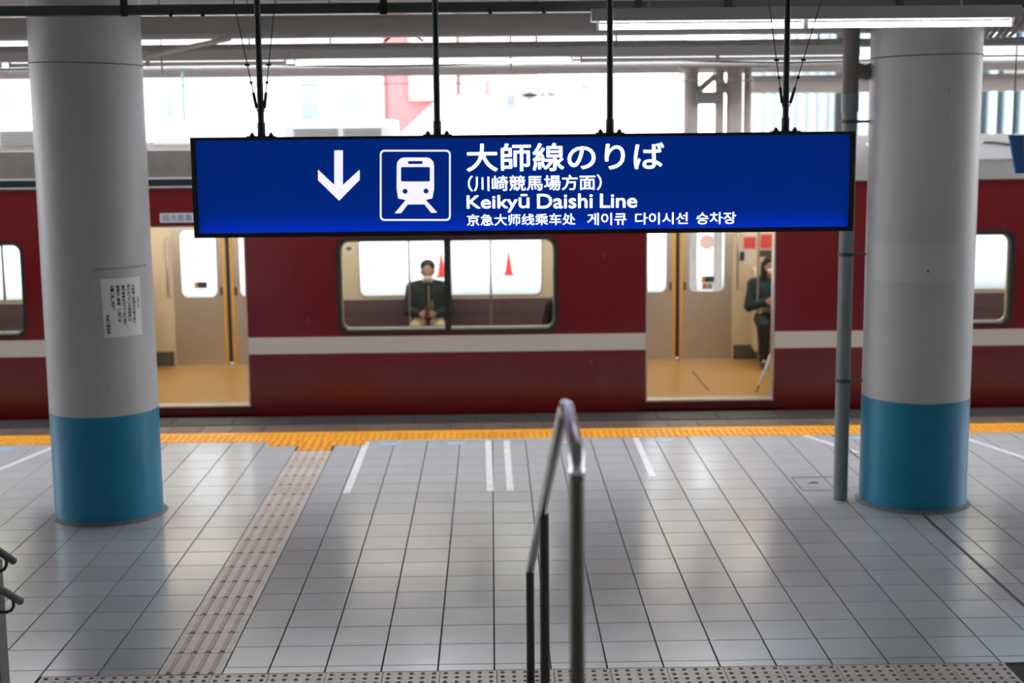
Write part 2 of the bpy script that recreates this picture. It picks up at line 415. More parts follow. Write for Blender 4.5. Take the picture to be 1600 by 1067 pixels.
# platform body, track bed, far platform, stairs, back wall
struct(MB().box(-45, 45, 6.2, 14.08, -1.1, -0.302), 'platform_base', CONC)
struct(MB().box(-45, 45, 14.1, 20.4, -1.3, -1.1), 'track_bed', BALL)
struct(MB().box(-40, 40, 20.4, 60, -1.3, 0.0), 'far_platform', CONC)
st = MB()
st.box(-2.75, 3.0, -5, 3.95, 0.95, 1.15)
for k in range(6):
    st.box(-2.75, 3.0, 3.95+0.31*k, 3.95+0.31*(k+1)+0.02, 0.0 if k else 0.0, 1.15-0.1643*(k+1))
st.box(-2.75, 3.0, 5.8, 6.2, -0.2, 0.0)
struct(st, 'stairs', STEP)
struct(MB().box(-45, 45, -5.2, -5, 0, 3.95), 'wall_back', CONC)
struct(MB().box(-45, -2.75, -5, 6.2, -0.2, 0.0).box(3.0, 45, -5, 6.2, -0.2, 0.0), 'floor_rear', STEP)
# ceiling deck with ribs (corrugated), resting on girders
cz = 3.95
ceil_mb = MB().box(-45, 45, -5.2, 13.3, cz, cz+0.12)
struct(ceil_mb, 'ceiling', TAUPEC)
rb = MB()
for k in range(24): rb.box(-45, 45, 7.6+0.25*k-0.03, 7.6+0.25*k+0.03, cz-0.03, cz-0.0005)
o = rb.build('deck_ribs', TAUPEC, bpy.data.objects['ceiling']); o['kind'] = 'stuff'

def zpx(x, y, Y): return at(x, y, Y).z
# deep girder behind the pillars
gy = 11.25
struct(MB().box(-45, 45, gy-0.006, gy+0.006, 3.585, 3.705).box(-45, 45, gy-0.09, gy+0.09, 3.55, 3.585).box(-45, 45, gy-0.09, gy+0.09, 3.705, 3.72), 'trim_1', TAUPE)
for x in (-8, -2.91, 3.19, 8):       # hangers that carry the deck on the girder
    struct(MB().box(x-0.08, x+0.08, gy-0.05, gy+0.05, 3.721, 3.949), 'girder_stub', TAUPE)
# dark cable channel, hung under the deck in front of the pillars
ch = thing('cable_channel', (0, 9.0, 3.55), 'long dark steel cable channel hung below the deck in front of both pillars', 'cable channel')
MB().box(-16, 16, 8.97, 8.975, 3.558, 3.605).box(-16, 16, 8.97, 9.05, 3.552, 3.558).box(-16, 16, 8.97, 9.05, 3.605, 3.61).build('channel', RAILD, ch)
for px in (193, 599, 998, 1139, 1407):
    x = at(px, 10, 8.95).x
    B('hanger', STEELD, ch, x-0.022, x+0.022, 8.955, 8.969, 3.54, 3.949)
for px in (266, 316, 766, 850):
    x = at(px, 22, 8.95).x
    MB().tube([(x, 8.962, 3.57), (x, 8.962, 3.535)], 0.012, 8).build('bolt', STEELD, ch, smooth=True)

# ================================================================== PILLARS
PR = 0.395
def pillar(cx, cy, label, band_z, extra):
    t = thing('platform_pillar', (cx, cy, 0), label, 'pillar', 'round platform pillars')
    prof = [(PR, band_z)]+[(PR, band_z+(3.9495-band_z)*k/6) for k in range(1, 7)]
    MB().lathe(cx, cy, prof, 96).build('shaft', PIL, t, smooth=True)
    MB().lathe(cx, cy, [(PR+0.0015, 0.012), (PR+0.0015, band_z)], 96).build('blue_band', PILB, t, smooth=True, label='teal blue painted foot of the pillar')
    MB().lathe(cx, cy, [(PR+0.035, 0.0015), (PR+0.022, 0.010), (PR+0.004, 0.022), (PR-0.01, 0.022)], 96).build('base_ring', BASEG, t, smooth=True)
    extra(t, cx, cy)
    return t
def cyl_patch(cx, cy, R, th0, th1, z0, z1, n=10):
    mb = MB(); vs = []
    for rr_ in (R, R+0.0012):
        for i in range(n+1):
            a = th0+(th1-th0)*i/n
            for z in (z0, z1): vs.append((cx+rr_*math.sin(a), cy-rr_*math.cos(a), z))
    fs = []
    o2 = 2*(n+1)
    for i in range(n):
        a = 2*i; fs += [(a, a+1, a+3, a+2), (o2+a, o2+a+2, o2+a+3, o2+a+1), (a, a+2, o2+a+2, o2+a), (a+1, o2+a+1, o2+a+3, a+3)]
    fs += [(0, o2, o2+1, 1), (2*n, 2*n+1, o2+2*n+1, o2+2*n)]
    return mb.add(vs, fs)
def ring(cx, cy, R, z0, z1, r, n=64):
    return MB().tube([(cx+R*math.cos(2*math.pi*k/n), cy+R*math.sin(2*math.pi*k/n), z0+(z1-z0)*(0.5-0.5*math.cos(2*math.pi*k/n))) for k in range(n+1)], r, 6, cap=False)
LX, LY = -2.913, 10.51
RX, RY = 3.190, 10.545
def lx_extra(t, cx, cy):
    ring(cx, cy, PR+0.003, 3.315, 3.335, 0.0035).build('wire_band', CABLE, t, smooth=True)
    ring(cx, cy, PR+0.001, 3.70, 3.70, 0.010).build('top_collar', STEELD, t, smooth=True)
    for (xa, ya, xb, yb_) in ((143, 417, 228, 421), (137, 425, 140, 470)):
        a0, a1 = on_cyl(xa, ya, cx, cy, PR)[0], on_cyl(xb, yb_, cx, cy, PR)[0]
        z0, z1 = on_cyl((xa+xb)/2, ya, cx, cy, PR)[1], on_cyl((xa+xb)/2, yb_, cx, cy, PR)[1]
        cyl_patch(cx, cy, PR+0.0003, a0, a1, z1, z0).build('tape_residue', TAPE, t, smooth=True)
def rx_extra(t, cx, cy):
    ring(cx, cy, PR+0.003, 3.335, 3.32, 0.0035).build('wire_band', CABLE, t, smooth=True)
    (a0, z0), (a1, z1) = on_cyl(1362, 377, cx, cy, PR), on_cyl(1500, 440, cx, cy, PR)
    cyl_patch(cx, cy, PR+0.0003, a0, a1, z1, z0, 24).build('repainted_patch', PILP, t, smooth=True)
    a, z = on_cyl(1450, 424, cx, cy, PR); p = Vector((cx+PR*math.sin(a), cy-PR*math.cos(a), z))
    MB().tube([p+Vector((0, 0.004, 0)), p-Vector((0, 0.006, 0))], 0.008, 8).build('anchor_hole', INK, t)
zb_l = on_cyl(170, 652, LX, LY, PR)[1]; zb_r = on_cyl(1428, 631, RX, RY, PR)[1]
pillar(LX, LY, 'round grey pillar with teal foot carrying a white paper notice', zb_l, lx_extra)
pillar(RX, RY, 'round grey pillar with teal foot beside a thin grey drain pipe', zb_r, rx_extra)
# paper notice, wrapped on the left pillar
nt_corner = [on_cyl(x, y, LX, LY, PR) for x, y in ((156.5, 436), (217.5, 431.5), (222, 522), (163.5, 528))]
def paper_pt(u, v, lift):
    (a0, z0), (a1, z1), (a2, z2), (a3, z3) = nt_corner
    a = (a0*(1-u)+a1*u)*(1-v)+(a3*(1-u)+a2*u)*v; z = (z0*(1-u)+z1*u)*(1-v)+(z3*(1-u)+z2*u)*v
    R = PR+lift; return (LX+R*math.sin(a), LY-R*math.cos(a), z)
pm = MB(); n = 12
for i in range(n+1):
    for v in (0, 0.5, 1): pm.v.append(paper_pt(i/n, v, 0.0012))
for i in range(n):
    for j in range(2): pm.f.append((3*i+j, 3*i+3+j, 3*i+4+j, 3*i+1+j))
nn = len(pm.v); nf = list(pm.f)
for i in range(n+1):
    for v in (0, 0.5, 1): pm.v.append(paper_pt(i/n, v, 0.0024))
pm.f += [tuple(k+nn for k in f[::-1]) for f in nf]
for i in range(n):
    for j in (0, 2): pm.f.append((3*i+j, 3*i+3+j, nn+3*i+3+j, nn+3*i+j))
for e in (0, 3*n):
    for j in range(2): pm.f.append((e+j, e+j+1, nn+e+j+1, nn+e+j))
pc = paper_pt(0.5, 1, 0.001)
notice = thing('paper_notice', pc, 'white paper notice with vertical black Japanese lines stuck on the pillar', 'notice')
pm.build('sheet', PAPER, notice, smooth=True)
for s, u, v0, v1, mt in (('お知らせ', 0.915, 0.33, 0.55, REDINK), ('大師線ご利用のお客さまへ、', 0.775, 0.12, 0.86, INK), ('混み合っている時間帯は、', 0.65, 0.115, 0.80, INK),
                         ('整列乗車を行っております。', 0.515, 0.12, 0.86, INK), ('皆様のご理解、ご協力を', 0.385, 0.115, 0.75, INK),
                         ('お願い致します。', 0.25, 0.115, 0.56, INK), ('京急川崎駅長', 0.105, 0.61, 0.94, INK)):
    ms = []; hgt = (v1-v0)/len(s); wd = 0.086 if mt is INK else 0.066
    for k, chh in enumerate(s):
        va, vb = v0+hgt*k+hgt*0.06, v0+hgt*(k+1)-hgt*0.06
        if chh in '、。': me = fit_text(chh, (u+wd*0.1, u+wd*0.42, va+hgt*0.1, va+hgt*0.45), 0.0)
        else: me = fit_text(chh, (u-wd/2, u+wd/2, va, vb))
        for v in me.vertices:
            vv = va+vb-v.co.y if chh not in '、。' else (2*va+hgt*0.55-v.co.y)
            v.co = paper_pt(v.co.x, vv, 0.0029)
        ms.append(me)
    me = join_meshes(ms); dup = [me]
    for da, dz in ((0.0022, 0), (-0.0022, 0), (0, 0.0007), (0, -0.0007)):
        c = me.copy(); c.transform(Matrix.Translation((0.4*da, 0, dz))); dup.append(c)
    link_mesh(join_meshes(dup), 'lettering', mt, notice)

# ================================================================== DRAIN PIPE by the right pillar
dp = thing('drain_pipe', (2.652, 10.60, 0), 'thin grey vertical drain pipe clamped beside the right pillar', 'pipe')
PX_, PY_ = 2.652, 10.60
zc = zpx(1330, 166, PY_)
T('lower_pipe', PIPEG, dp, [(PX_, PY_, 0.002), (PX_, PY_, zc)], 0.054, 24)
T('coupling', PIPEG, dp, [(PX_, PY_, zc-0.04), (PX_, PY_, zc+0.09)], 0.064, 24)
T('upper_pipe', PIPEB, dp, [(PX_, PY_, zc+0.09), (PX_, PY_, 3.949)], 0.060, 24)
T('elbow_branch', PIPEB, dp, [(PX_+0.02, PY_, 3.25), (PX_+0.12, PY_+0.02, 3.22), (PX_+0.22, PY_+0.08, 3.27), (PX_+0.25, PY_+0.2, 3.42), (PX_+0.25, PY_+0.25, 3.949)], 0.055, 20)
for py in (190, 397, 594):
    z = zpx(1330, py, PY_)
    c = MB().lathe(PX_, PY_, [(0.058, z-0.014), (0.058, z+0.014), (0.053, z+0.014), (0.053, z-0.014)], 24, cap=False).build('clamp', RAILD, dp, smooth=True)
    T('clamp_arm', RAILD, c, [(PX_+0.055, PY_, z), (RX-PR*0.985, PY_-0.02, z)], 0.009, 8)

# ================================================================== HANGING SIGN
SY = 7.5
sx0, sx1, sz0, sz1 = -1.561, 1.910, 2.2835, 2.8045
sign = thing('hanging_sign', (0.175, SY, sz0), 'long backlit blue direction sign hung on four black poles', 'sign')
BLUE = emit('sign_blue_face', lin(0, 34, 112), 0.85, (0.0, 0.03, 0.30), 0.45)
BLUE.node_tree.nodes['Principled BSDF'].inputs['Specular IOR Level'].default_value = 0.15
SIGNW = emit('sign_white_film', (0.93, 0.90, 1.0), 0.92, (0.8, 0.8, 0.8), 0.3)
EDGE = emit('sign_edge_added_glow', (0.05, 0.22, 1.0), 24.0)  # emitter added to brighten the lower edge of the face
fw = 0.019
loops = [[(sx0, sz0), (sx1, sz0), (sx1, sz1), (sx0, sz1)], [(sx0+fw, sz0+fw), (sx1-fw, sz0+fw), (sx1-fw, sz1-0.015), (sx0+fw, sz1-0.015)]]
wall_plate('frame', STEELD, sign, loops, SY-0.004, SY+0.15)
B('front_lip', STEELD, sign, sx0+0.004, sx1-0.004, SY-0.004, SY-0.0008, sz0+fw, sz0+fw+0.0045)  # lip added to hide the glow strip from the camera
B('back_panel', STEELD, sign, sx0+0.01, sx1-0.01, SY+0.148, SY+0.152, sz0+0.01, sz1-0.01)
face = B('face', BLUE, sign, sx0+fw*0.5, sx1-fw*0.5, SY+0.034, SY+0.04, sz0+fw*0.5, sz1-0.008)
B('added_glow_strip', EDGE, face, sx0+0.03, sx1-0.03, SY+0.0, SY+0.005, sz0+fw+0.0003, sz0+fw+0.0012)  # added strip that makes the bottom of the face glow
def sp(x, y, w_=0.0):     # photo pixel -> sign plane
    p = at(x, y, SY+0.0325); return Vector((p.x, p.y+w_, p.z))
def sign_plate(name, loops, parent=sign, label=None):
    L2 = [[(sp(*p).x, sp(*p).z) for p in l] for l in loops]
    return wall_plate(name, SIGNW, parent, L2, SY+0.0305, SY+0.0335, label)
sign_plate('arrow', [[(522.3, 234.9), (535.7, 234.8), (535.7, 288.9), (562, 265), (562, 281), (530.0, 313.5), (496.9, 281.5), (496.9, 265), (522.3, 288.9)]], label='white arrow pointing down')
pic = sign_plate('pictogram_frame', [rr(593.5, 704.3, 234, 345, 7), rr(596.2, 701.6, 236.8, 342.2, 5)], label='white rounded square outline')
body = [(622, 310), (633, 312.2), (666, 312), (675.5, 310), (678.2, 296), (678.2, 258)]
for k in range(7):
    t = math.radians(90*k/6); body.append((666+12*math.cos(t), 258-12*math.sin(t)))
for k in range(7):
    t = math.radians(90+90*k/6); body.append((632+12*math.cos(t), 258-12*math.sin(t)))
body.append((619.8, 296))
circ = lambda x, y, r: [(x+r*math.cos(2*math.pi*k/20), y+r*math.sin(2*math.pi*k/20)) for k in range(20)]
sign_plate('train_pictogram', [body, rr(637.6, 660.2, 251.6, 256.2, 0.8, 2), rr(626.5, 671.8, 260.9, 283.6, 2, 3), circ(633, 298.8, 3.9), circ(665.7, 298.5, 3.9)], pic, 'white front view of a train')
sign_plate('rails_pictogram', [[(634, 312.2), (616.6, 333.1), (626.8, 333.1), (637, 319.5), (663.3, 319.3), (673.8, 332.6), (683.2, 332.0), (665, 312)]], pic)
def sign_text(s, x0, x1, y0, y1, bold, label=None):
    """y0/y1: top and bottom pixel rows at the middle of the text"""
    xm = (x0+x1)/2
    box = (sp(x0, y0).x, sp(x1, y0).x, sp(xm, y1).z, sp(xm, y0).z)
    me = fit_text(s, (box[0]+bold, box[1]-bold, box[2]+bold, box[3]-bold))
    for v in me.vertices: v.co = (v.co.x, SY+0.0308, v.co.y)
    mw = (box[1]-box[0]); out = []
    for dx, dz in ((0, 0), (-1, 0), (1, 0), (0, -1), (0, 1), (-.7, -.7), (.7, -.7), (-.7, .7), (.7, .7)) if bold else ((0, 0),):
        c = me.copy(); c.transform(Matrix.Translation((dx*bold, 0, dz*bold))); out.append(c)
    bpy.data.meshes.remove(me); me = join_meshes(out)
    return link_mesh(me, 'lettering', SIGNW, sign, label=label)
sign_text('大師線のりば', 728.5, 1037.5, 223, 267, 0.0026, 'large white Japanese lettering')
sign_text('（川崎競馬場方面）', 731, 940, 273.5, 298, 0.0009, 'white Japanese lettering in brackets')
sign_text('Keikyū', 729, 827, 303.6, 332, 0.0017, 'white Latin lettering')
sign_text('Daishi', 839, 926, 302.5, 325.6, 0.0017, 'white Latin lettering')
sign_text('Line', 937.5, 995.5, 302.2, 324.8, 0.0017, 'white Latin lettering')
sign_text('京急大师线乘车处', 729.5, 899, 334, 352, 0.0004, 'small white Chinese lettering')
sign_text('게이큐', 917.5, 979, 332.5, 351.5, 0.0005, 'small white Korean lettering')
sign_text('다이시선', 992.5, 1074.5, 332, 350.5, 0.0005, 'small white Korean lettering')
sign_text('승차장', 1088, 1150, 331.5, 350, 0.0005, 'small white Korean lettering')
pole_x = []
for px in (408, 683, 953, 1227.5):
    x = at(px, 190, SY+0.07).x; pole_x.append(x); yp = SY+0.07
    T('hanger_pole', STEELD, sign, [(x, yp, sz1), (x, yp, 3.949)], 0.0165, 16)
    pl = B('mounting_plate', STEELD, sign, x-0.075, x+0.075, yp-0.03, yp+0.03, sz1, sz1+0.006)
    T('sleeve', STEELD, pl, [(x, yp, sz1+0.006), (x, yp, sz1+0.075)], 0.021, 16)
    for dx in (-0.05, 0.05):
        MB().lathe(x+dx, yp, [(0.013, sz1+0.006), (0.013, sz1+0.016), (0.007, sz1+0.016), (0.007, sz1+0.024)], 6).build('bolt', STEELD, pl)
for x, dxs in ((pole_x[0], (-0.13, 0.10)), (pole_x[3], (-0.11, 0.20))):
    yp = SY+0.07
    for d in dxs:
        s = 1 if d > 0 else -1
        a = Vector((x+s*0.017, yp, sz1+0.13)); b = Vector((x+d*1.55, yp, 3.949))
        q = a.lerp(b, 0.10); q2 = a.lerp(b, 0.24)
        wr = T('brace_wire', CABLE, sign, [a, b], 0.0028, 6)
        T('turnbuckle', STEELD, wr, [a.lerp(b, 0.02), q], 0.008, 8)
        T('wire_clip', STEELD, wr, [q2-Vector((0.012, 0, 0)), q2+Vector((0.012, 0, 0))], 0.007, 6)
        T('wire_clip', STEELD, wr, [a.lerp(b, 0.15)-Vector((0.008, 0, 0)), a.lerp(b, 0.15)+Vector((0.008, 0, 0))], 0.007, 6)

# ================================================================== FLUORESCENT LIGHTS
TUBE = emit('fluorescent_tube_lit', (0.95, 0.93, 1.0), 16.0)
TUBE2 = emit('fluorescent_tube_platform', (0.90, 0.98, 1.0), 9.0)
TUBEOFF = mat('fluorescent_tube_off', (0.75, 0.75, 0.75), 0.3)
def lamp(x0, x1, Y, z, lit, label, group, hang_to=None):
    t = thing('fluorescent_light', ((x0+x1)/2, Y, z-0.02), label, 'light', group)
    MB().extr([(Y-0.075, z+0.03), (Y-0.045, z+0.10), (Y+0.045, z+0.10), (Y+0.075, z+0.03), (Y+0.07, z+0.028), (Y+0.02, z+0.06), (Y-0.02, z+0.06), (Y-0.07, z+0.028)], x0-0.03, x1+0.03).build('hood', HOOD, t)
    L_ = (x1-x0)/2
    for k in range(2):
        a, b = x0+L_*k+0.015, x0+L_*(k+1)-0.015
        T('tube', lit if lit else TUBEOFF, t, [(a, Y, z), (b, Y, z)], 0.016, 12)
        for e, s in ((a, -1), (b, 1)): B('socket', HOOD, t, e, e+s*0.013, Y-0.018, Y+0.018, z-0.018, z+0.062)
    if hang_to:
        for x in (x0+0.3, x1-0.3): T('stem', GALV, t, [(x, Y, z+0.10), (x, Y, hang_to)], 0.008, 8)
    return t
za = (zpx(1100, 41.5, 8.25)+zpx(1500, 36.5, 8.25))/2
lamp(at(932, 42, 8.25).x, at(1583, 36, 8.25).x, 8.25, za, TUBE, 'lit twin tube fluorescent light crossing in front of the right pillar top', 'platform ceiling lights', 3.949)
for k, (xa, xb, lit, lab) in enumerate(((-1.613, 0.689, TUBE2, 'lit fluorescent light row seen behind the two middle sign poles'),
        (-3.96, -1.68, None, 'unlit fluorescent light right of the left pillar top'),
        (-6.3, -4.02, None, 'unlit fluorescent light left of the left pillar top'),
        (0.75, 3.03, None, 'unlit fluorescent light behind the third and fourth sign poles'))):
    lamp(xa, xb, 12.0, 3.395, lit, lab, 'edge ceiling lights', 3.949)
lamp(at(838, 117, 24).x, at(1062, 115, 24).x, 24, zpx(950, 116, 24), TUBE2, 'distant lit light under the canopy across the tracks', 'far canopy lights', 3.899)
# pipes and cable duct near the edge row
o = T('cable_duct', GALV, None, [(-16, 12.13, 3.525), (16, 12.13, 3.525)], 0.036, 12); tag(o, 'long round grey conduit running above the second light row', 'conduit')
o = T('overhead_cable', CABLE, None, [(x*0.5, 12.4, 3.40+0.02*math.sin(x*0.9)) for x in range(-24, 25)], 0.008, 6); tag(o, 'thin black sagging cable strung above the platform edge', 'cable')
o = T('thin_conduit', GALV, None, [(-16, 11.37, 3.50), (16, 11.37, 3.50)], 0.012, 8); tag(o, 'thin grey conduit running just behind both pillars', 'conduit')
lp = []
x_a, x_b = at(598, 80, 11.9).x, at(660, 80, 11.9).x
for k in range(13):
    t = k/12; lp.append((x_a+(x_b-x_a)*t, 12.13, 3.57+0.075*math.sin(math.pi*t)))
o = T('cable_loop', CABLE, None, lp, 0.009, 8); tag(o, 'short black cable loop arched over the long round conduit', 'cable')
for px, nm in ((798, 'thin rod hanging beside the third sign pole'), (252, 'thin rod hanging just right of the left pillar')):
    x = at(px, 80, 11.5).x
    o = T('drop_rod', GALV, None, [(x, 11.5, 3.30), (x, 11.5, 3.949)], 0.006, 8); tag(o, nm, 'rod')
a, b = at(226, 88, 10.72), at(360, 66, 11.17); b.z = 3.545
o = T('diagonal_brace', TAUPE, None, [a, b], 0.02, 8); tag(o, 'slanted grey brace rod leaving the left pillar top', 'brace')
for k in range(5):
    a = at(1533+11*k, 62-1*k, 11.0); b = at(1556+11*k, 34, 10.6)
    o = T('bent_conduit', GALV, None, [(a.x, a.y, a.z), (b.x, b.y, b.z), (b.x+0.02, b.y-0.2, 3.949)], 0.014, 8)
    tag(o, ('bent grey conduit nearest the right pillar top', 'second bent grey conduit from the right pillar top', 'middle bent grey conduit of five beside the right pillar top', 'fourth bent grey conduit from the right pillar top', 'bent grey conduit farthest from the right pillar top, at the frame edge')[k], 'conduit', 'conduit bundle by the right pillar')
bp_ = [at(1577, 211, 12.2), at(1640, 211, 12.2), at(1628, 271, 12.2), at(1588, 271, 12.2)]
pn = thing('blue_hanging_board', ((bp_[0]+bp_[2])/2), 'small blue tapering board hanging at the right edge above the train', 'sign')
MB().add([(p.x, 12.2, p.z) for p in bp_]+[(p.x, 12.23, p.z) for p in bp_], [(0, 1, 2, 3), (7, 6, 5, 4), (0, 4, 5, 1), (1, 5, 6, 2), (2, 6, 7, 3), (3, 7, 4, 0)]).build('board', mat('blue_board', lin(20, 92, 150), 0.4), pn)
MB().add([(p.x, 12.195, p.z) for p in (at(1598, 216, 12.195), at(1640, 216, 12.195), at(1628, 265, 12.195), at(1601, 265, 12.195))], [(0, 1, 2, 3)]).build('pink_panel', mat('pink_panel', lin(150, 90, 120), 0.5), pn)
for px in (1584, 1632):
    x = at(px, 211, 12.2).x; T('hanger_rod', STEELD, pn, [(x, 12.215, bp_[0].z-0.01), (x, 12.215, 3.949)], 0.006, 8)

# ================================================================== HANDRAILS
hr = thing('stair_handrail', (0.21, 3.6, 1.15), 'polished steel middle handrail running down the stairs towards the platform', 'handrail')
p1, pk, p2, p3 = at(901, 705, 3.6), at(884, 624, 4.25), at(850, 797, 5.6), at(828, 890, 6.65)
rail = [p1+Vector((0, 0, -0.06)), p1+Vector((0, 0.003, -0.025)), p1+Vector((0, 0.02, -0.004)), p1+Vector((-0.001, 0.05, 0.001)), p1.lerp(pk, 0.5)]
d2 = (p3-pk).normalized(); d1 = (pk-p1).normalized()
for k in range(9):
    t = k/8; a = pk-d1*0.14*(1-t); b = pk+d2*0.14*t
    rail.append(a.lerp(b, t))
rail += [pk.lerp(p3, 0.5), p3, p3+d2*0.02+Vector((0, 0, -0.012))]
T('rail', STAIN, hr, rail, 0.0205, 20)
T('post', mat('satin_olive_steel', (0.24, 0.24, 0.21), 0.36, 0.8), hr, [(p1.x, p1.y, 1.152), (p1.x, p1.y, p1.z-0.055)], 0.020, 20)
MB().lathe(p1.x, p1.y, [(0.021, p1.z-0.075), (0.0225, p1.z-0.07), (0.0225, p1.z-0.05), (0.021, p1.z-0.045)], 20).build('post_collar', CHROME, hr, smooth=True)
for p, zb in ((p2, 1.15-0.1643*6), (p3, 0.0)):
    T('post', STAIND, hr, [(p.x, p.y, zb+0.002), (p.x, p.y, p.z-0.012)], 0.020, 20)
    MB().lathe(p.x, p.y, [(0.045, zb+0.001), (0.045, zb+0.007), (0.022, zb+0.012)], 20).build('post_flange', STAIN, hr, smooth=True)
sh = thing('wall_handrail', (-2.45, 6.6, 0), 'double dark handrail with curled brackets ending on a grey newel at lower left', 'handrail')
e1, e2 = at(20, 876, 6.7), at(31, 939, 6.7)
B('newel_post', mat('grey_newel', (0.13, 0.145, 0.14), 0.5), sh, -2.60, at(10, 1050, 6.66).x, 6.58, 6.70, 0.002, 0.80)
for e, mt in ((e1, mat('teal_black_rail', (0.02, 0.03, 0.03), 0.35)), (e2, mat('olive_grey_rail', (0.07, 0.075, 0.07), 0.35))):
    up = Vector((-0.012, -0.86, 0.50)).normalized()
    r_ = T('rail', mt, sh, [e, e+up*0.05, e+up*2.6], 0.0185, 16)
    MB().tube([e+Vector((0, 0.001, 0.0)), e-up*0.004], 0.0192, 16).build('rail_end_cap', STAIND, r_, smooth=True)
    q = e+up*0.10
    T('bracket', STAIND, r_, [q+Vector((0, 0, -0.015)), q+Vector((0, 0, -0.045)), q+Vector((-0.012, 0, -0.066)), q+Vector((-0.035, 0, -0.075)), q+Vector((-0.11, 0, -0.075))], 0.008, 10)

q = e1+Vector((-0.012, -0.86, 0.50)).normalized()*2.5
T('upper_post', STAIND, sh, [(q.x, q.y, 1.15-0.1643*2+0.002), (q.x, q.y, q.z-0.012)], 0.022, 16)
# ================================================================== TRAIN
TY0, TY1 = 14.20, 16.85           # outer faces
IF_, IY0, IY1 = 0.10, 14.31, 16.74
XL, XR = -8.4, 8.0
tr = thing('train_car', (0, 15.5, -0.9), 'dark red train car with cream stripe standing at the platform, doors open', 'train')
DW = 0.65
DC = (-8.41+0.0, -3.11, 2.195, 7.50)
doors = (-3.11, 2.195)
zw0, zw1 = 0.846, 1.757
wins = ((-6.85, -4.69), (-1.526, 0.632), (3.775, 5.23))
zdt = 1.92
outer = [(XL, -0.05), (XR, -0.05), (XR, 2.28), (XL, 2.28)]
holes = [rr(a, b, zw0, zw1, 0.09) for a, b in wins]+[[(c-DW, 0.085), (c+DW, 0.085), (c+DW, zdt), (c-DW, zdt)] for c in doors]
nw = wall_plate('side_wall', RED, tr, [outer]+holes, TY0, TY0+0.03)
iw = wall_plate('inner_lining', IWALL, tr, [outer]+[rr(a+0.02, b-0.02, zw0+0.02, zw1-0.02, 0.08) for a, b in wins]+holes[len(wins):], TY0+0.06, IY0)
segs = [(XL, doors[0]-DW), (doors[0]+DW, doors[1]-DW), (doors[1]+DW, XR)]
for a, b in segs: B('cream_stripe', CREAM, tr, a+0.001, b-0.001, TY0-0.0025, TY0+0.001, 0.621, 0.79)
for c in doors:
    for s in (-1, 1): B('door_jamb', STAINB, tr, c+s*DW, c+s*(DW-0.014), TY0+0.004, IY0+0.02, 0.086, zdt)
    B('door_header', STAINB, tr, c-DW, c+DW, TY0+0.004, IY0+0.02, zdt-0.014, zdt)
    sl = B('door_sill', REDD, tr, c-DW-0.06, c+DW+0.06, TY0-0.02, TY0+0.10, 0.02, 0.086)
    B('tread_plate', STAINB, sl, c-DW, c+DW, TY0-0.018, IY0+0.04, 0.0862, 0.102)
B('skirt', REDD, tr, XL, XR, TY0+0.002, TY0+0.06, -0.30, -0.05)
def window(a, b, y, mullions, parent, name='window', lower_trim=True):
    g = wall_plate(name, RUBBER, parent, [rr(a-0.028, b+0.028, zw0-0.028, zw1+0.028, 0.11), rr(a+0.004, b-0.004, zw0+0.004, zw1-0.004, 0.088)], y-0.008, y+0.045)
    xs = [a]+mullions+[b]
    for k in range(len(xs)-1):
        wall_plate('pane', GLASS, g, [rr(xs[k]+0.006, xs[k+1]-0.006, zw0+0.004, zw1-0.004, 0.06)], y+0.018, y+0.022)
    for xm in mullions: B('mullion', RUBBER, g, xm-0.03, xm+0.03, y-0.004, y+0.045, zw0, zw1)
    B('sash_rail', STAINB, g, a+0.06, b-0.06, y+0.003, y+0.016, zw0+0.004, zw0+0.028)
    return g
window(*wins[0], TY0, [-5.77], tr); window(*wins[1], TY0, [-0.449], tr); window(*wins[2], TY0, [4.50], tr)
# far side
fwins = ((-6.75, -4.75), (-1.565, 0.58), (4.25, 6.35))
fz0, fz1 = 0.90, 1.62
fdz = 1.92
fholes = [rr(a, b, fz0, fz1, 0.07) for a, b in fwins]+[[(c-DW, 0.085), (c+DW, 0.085), (c+DW, fdz), (c-DW, fdz)] for c in doors]
wall_plate('far_side_wall', RED, tr, [outer]+fholes, TY1-0.03, TY1)
wall_plate('far_lining', IWALL, tr, [[(XL, 0.10), (XR, 0.10), (XR, 2.2), (XL, 2.2)]]+[rr(a, b, fz0, fz1, 0.07) for a, b in fwins]+[[(c-DW, 0.105), (c+DW, 0.105), (c+DW, fdz), (c-DW, fdz)] for c in doors], IY1, IY1+0.06)
for a, b in fwins:
    g = wall_plate('far_window', STAINB, tr, [rr(a-0.012, b+0.012, fz0-0.012, fz1+0.012, 0.08), rr(a+0.004, b-0.004, fz0+0.004, fz1-0.004, 0.068)], IY1-0.004, IY1+0.012)
    wall_plate('pane', GLASS, g, [rr(a+0.002, b-0.002, fz0+0.002, fz1-0.002, 0.06)], IY1+0.03, IY1+0.034)
    B('sash_bar', RUBBER, g, (a+b)/2-0.012, (a+b)/2+0.012, IY1+0.02, IY1+0.045, fz0, fz1)
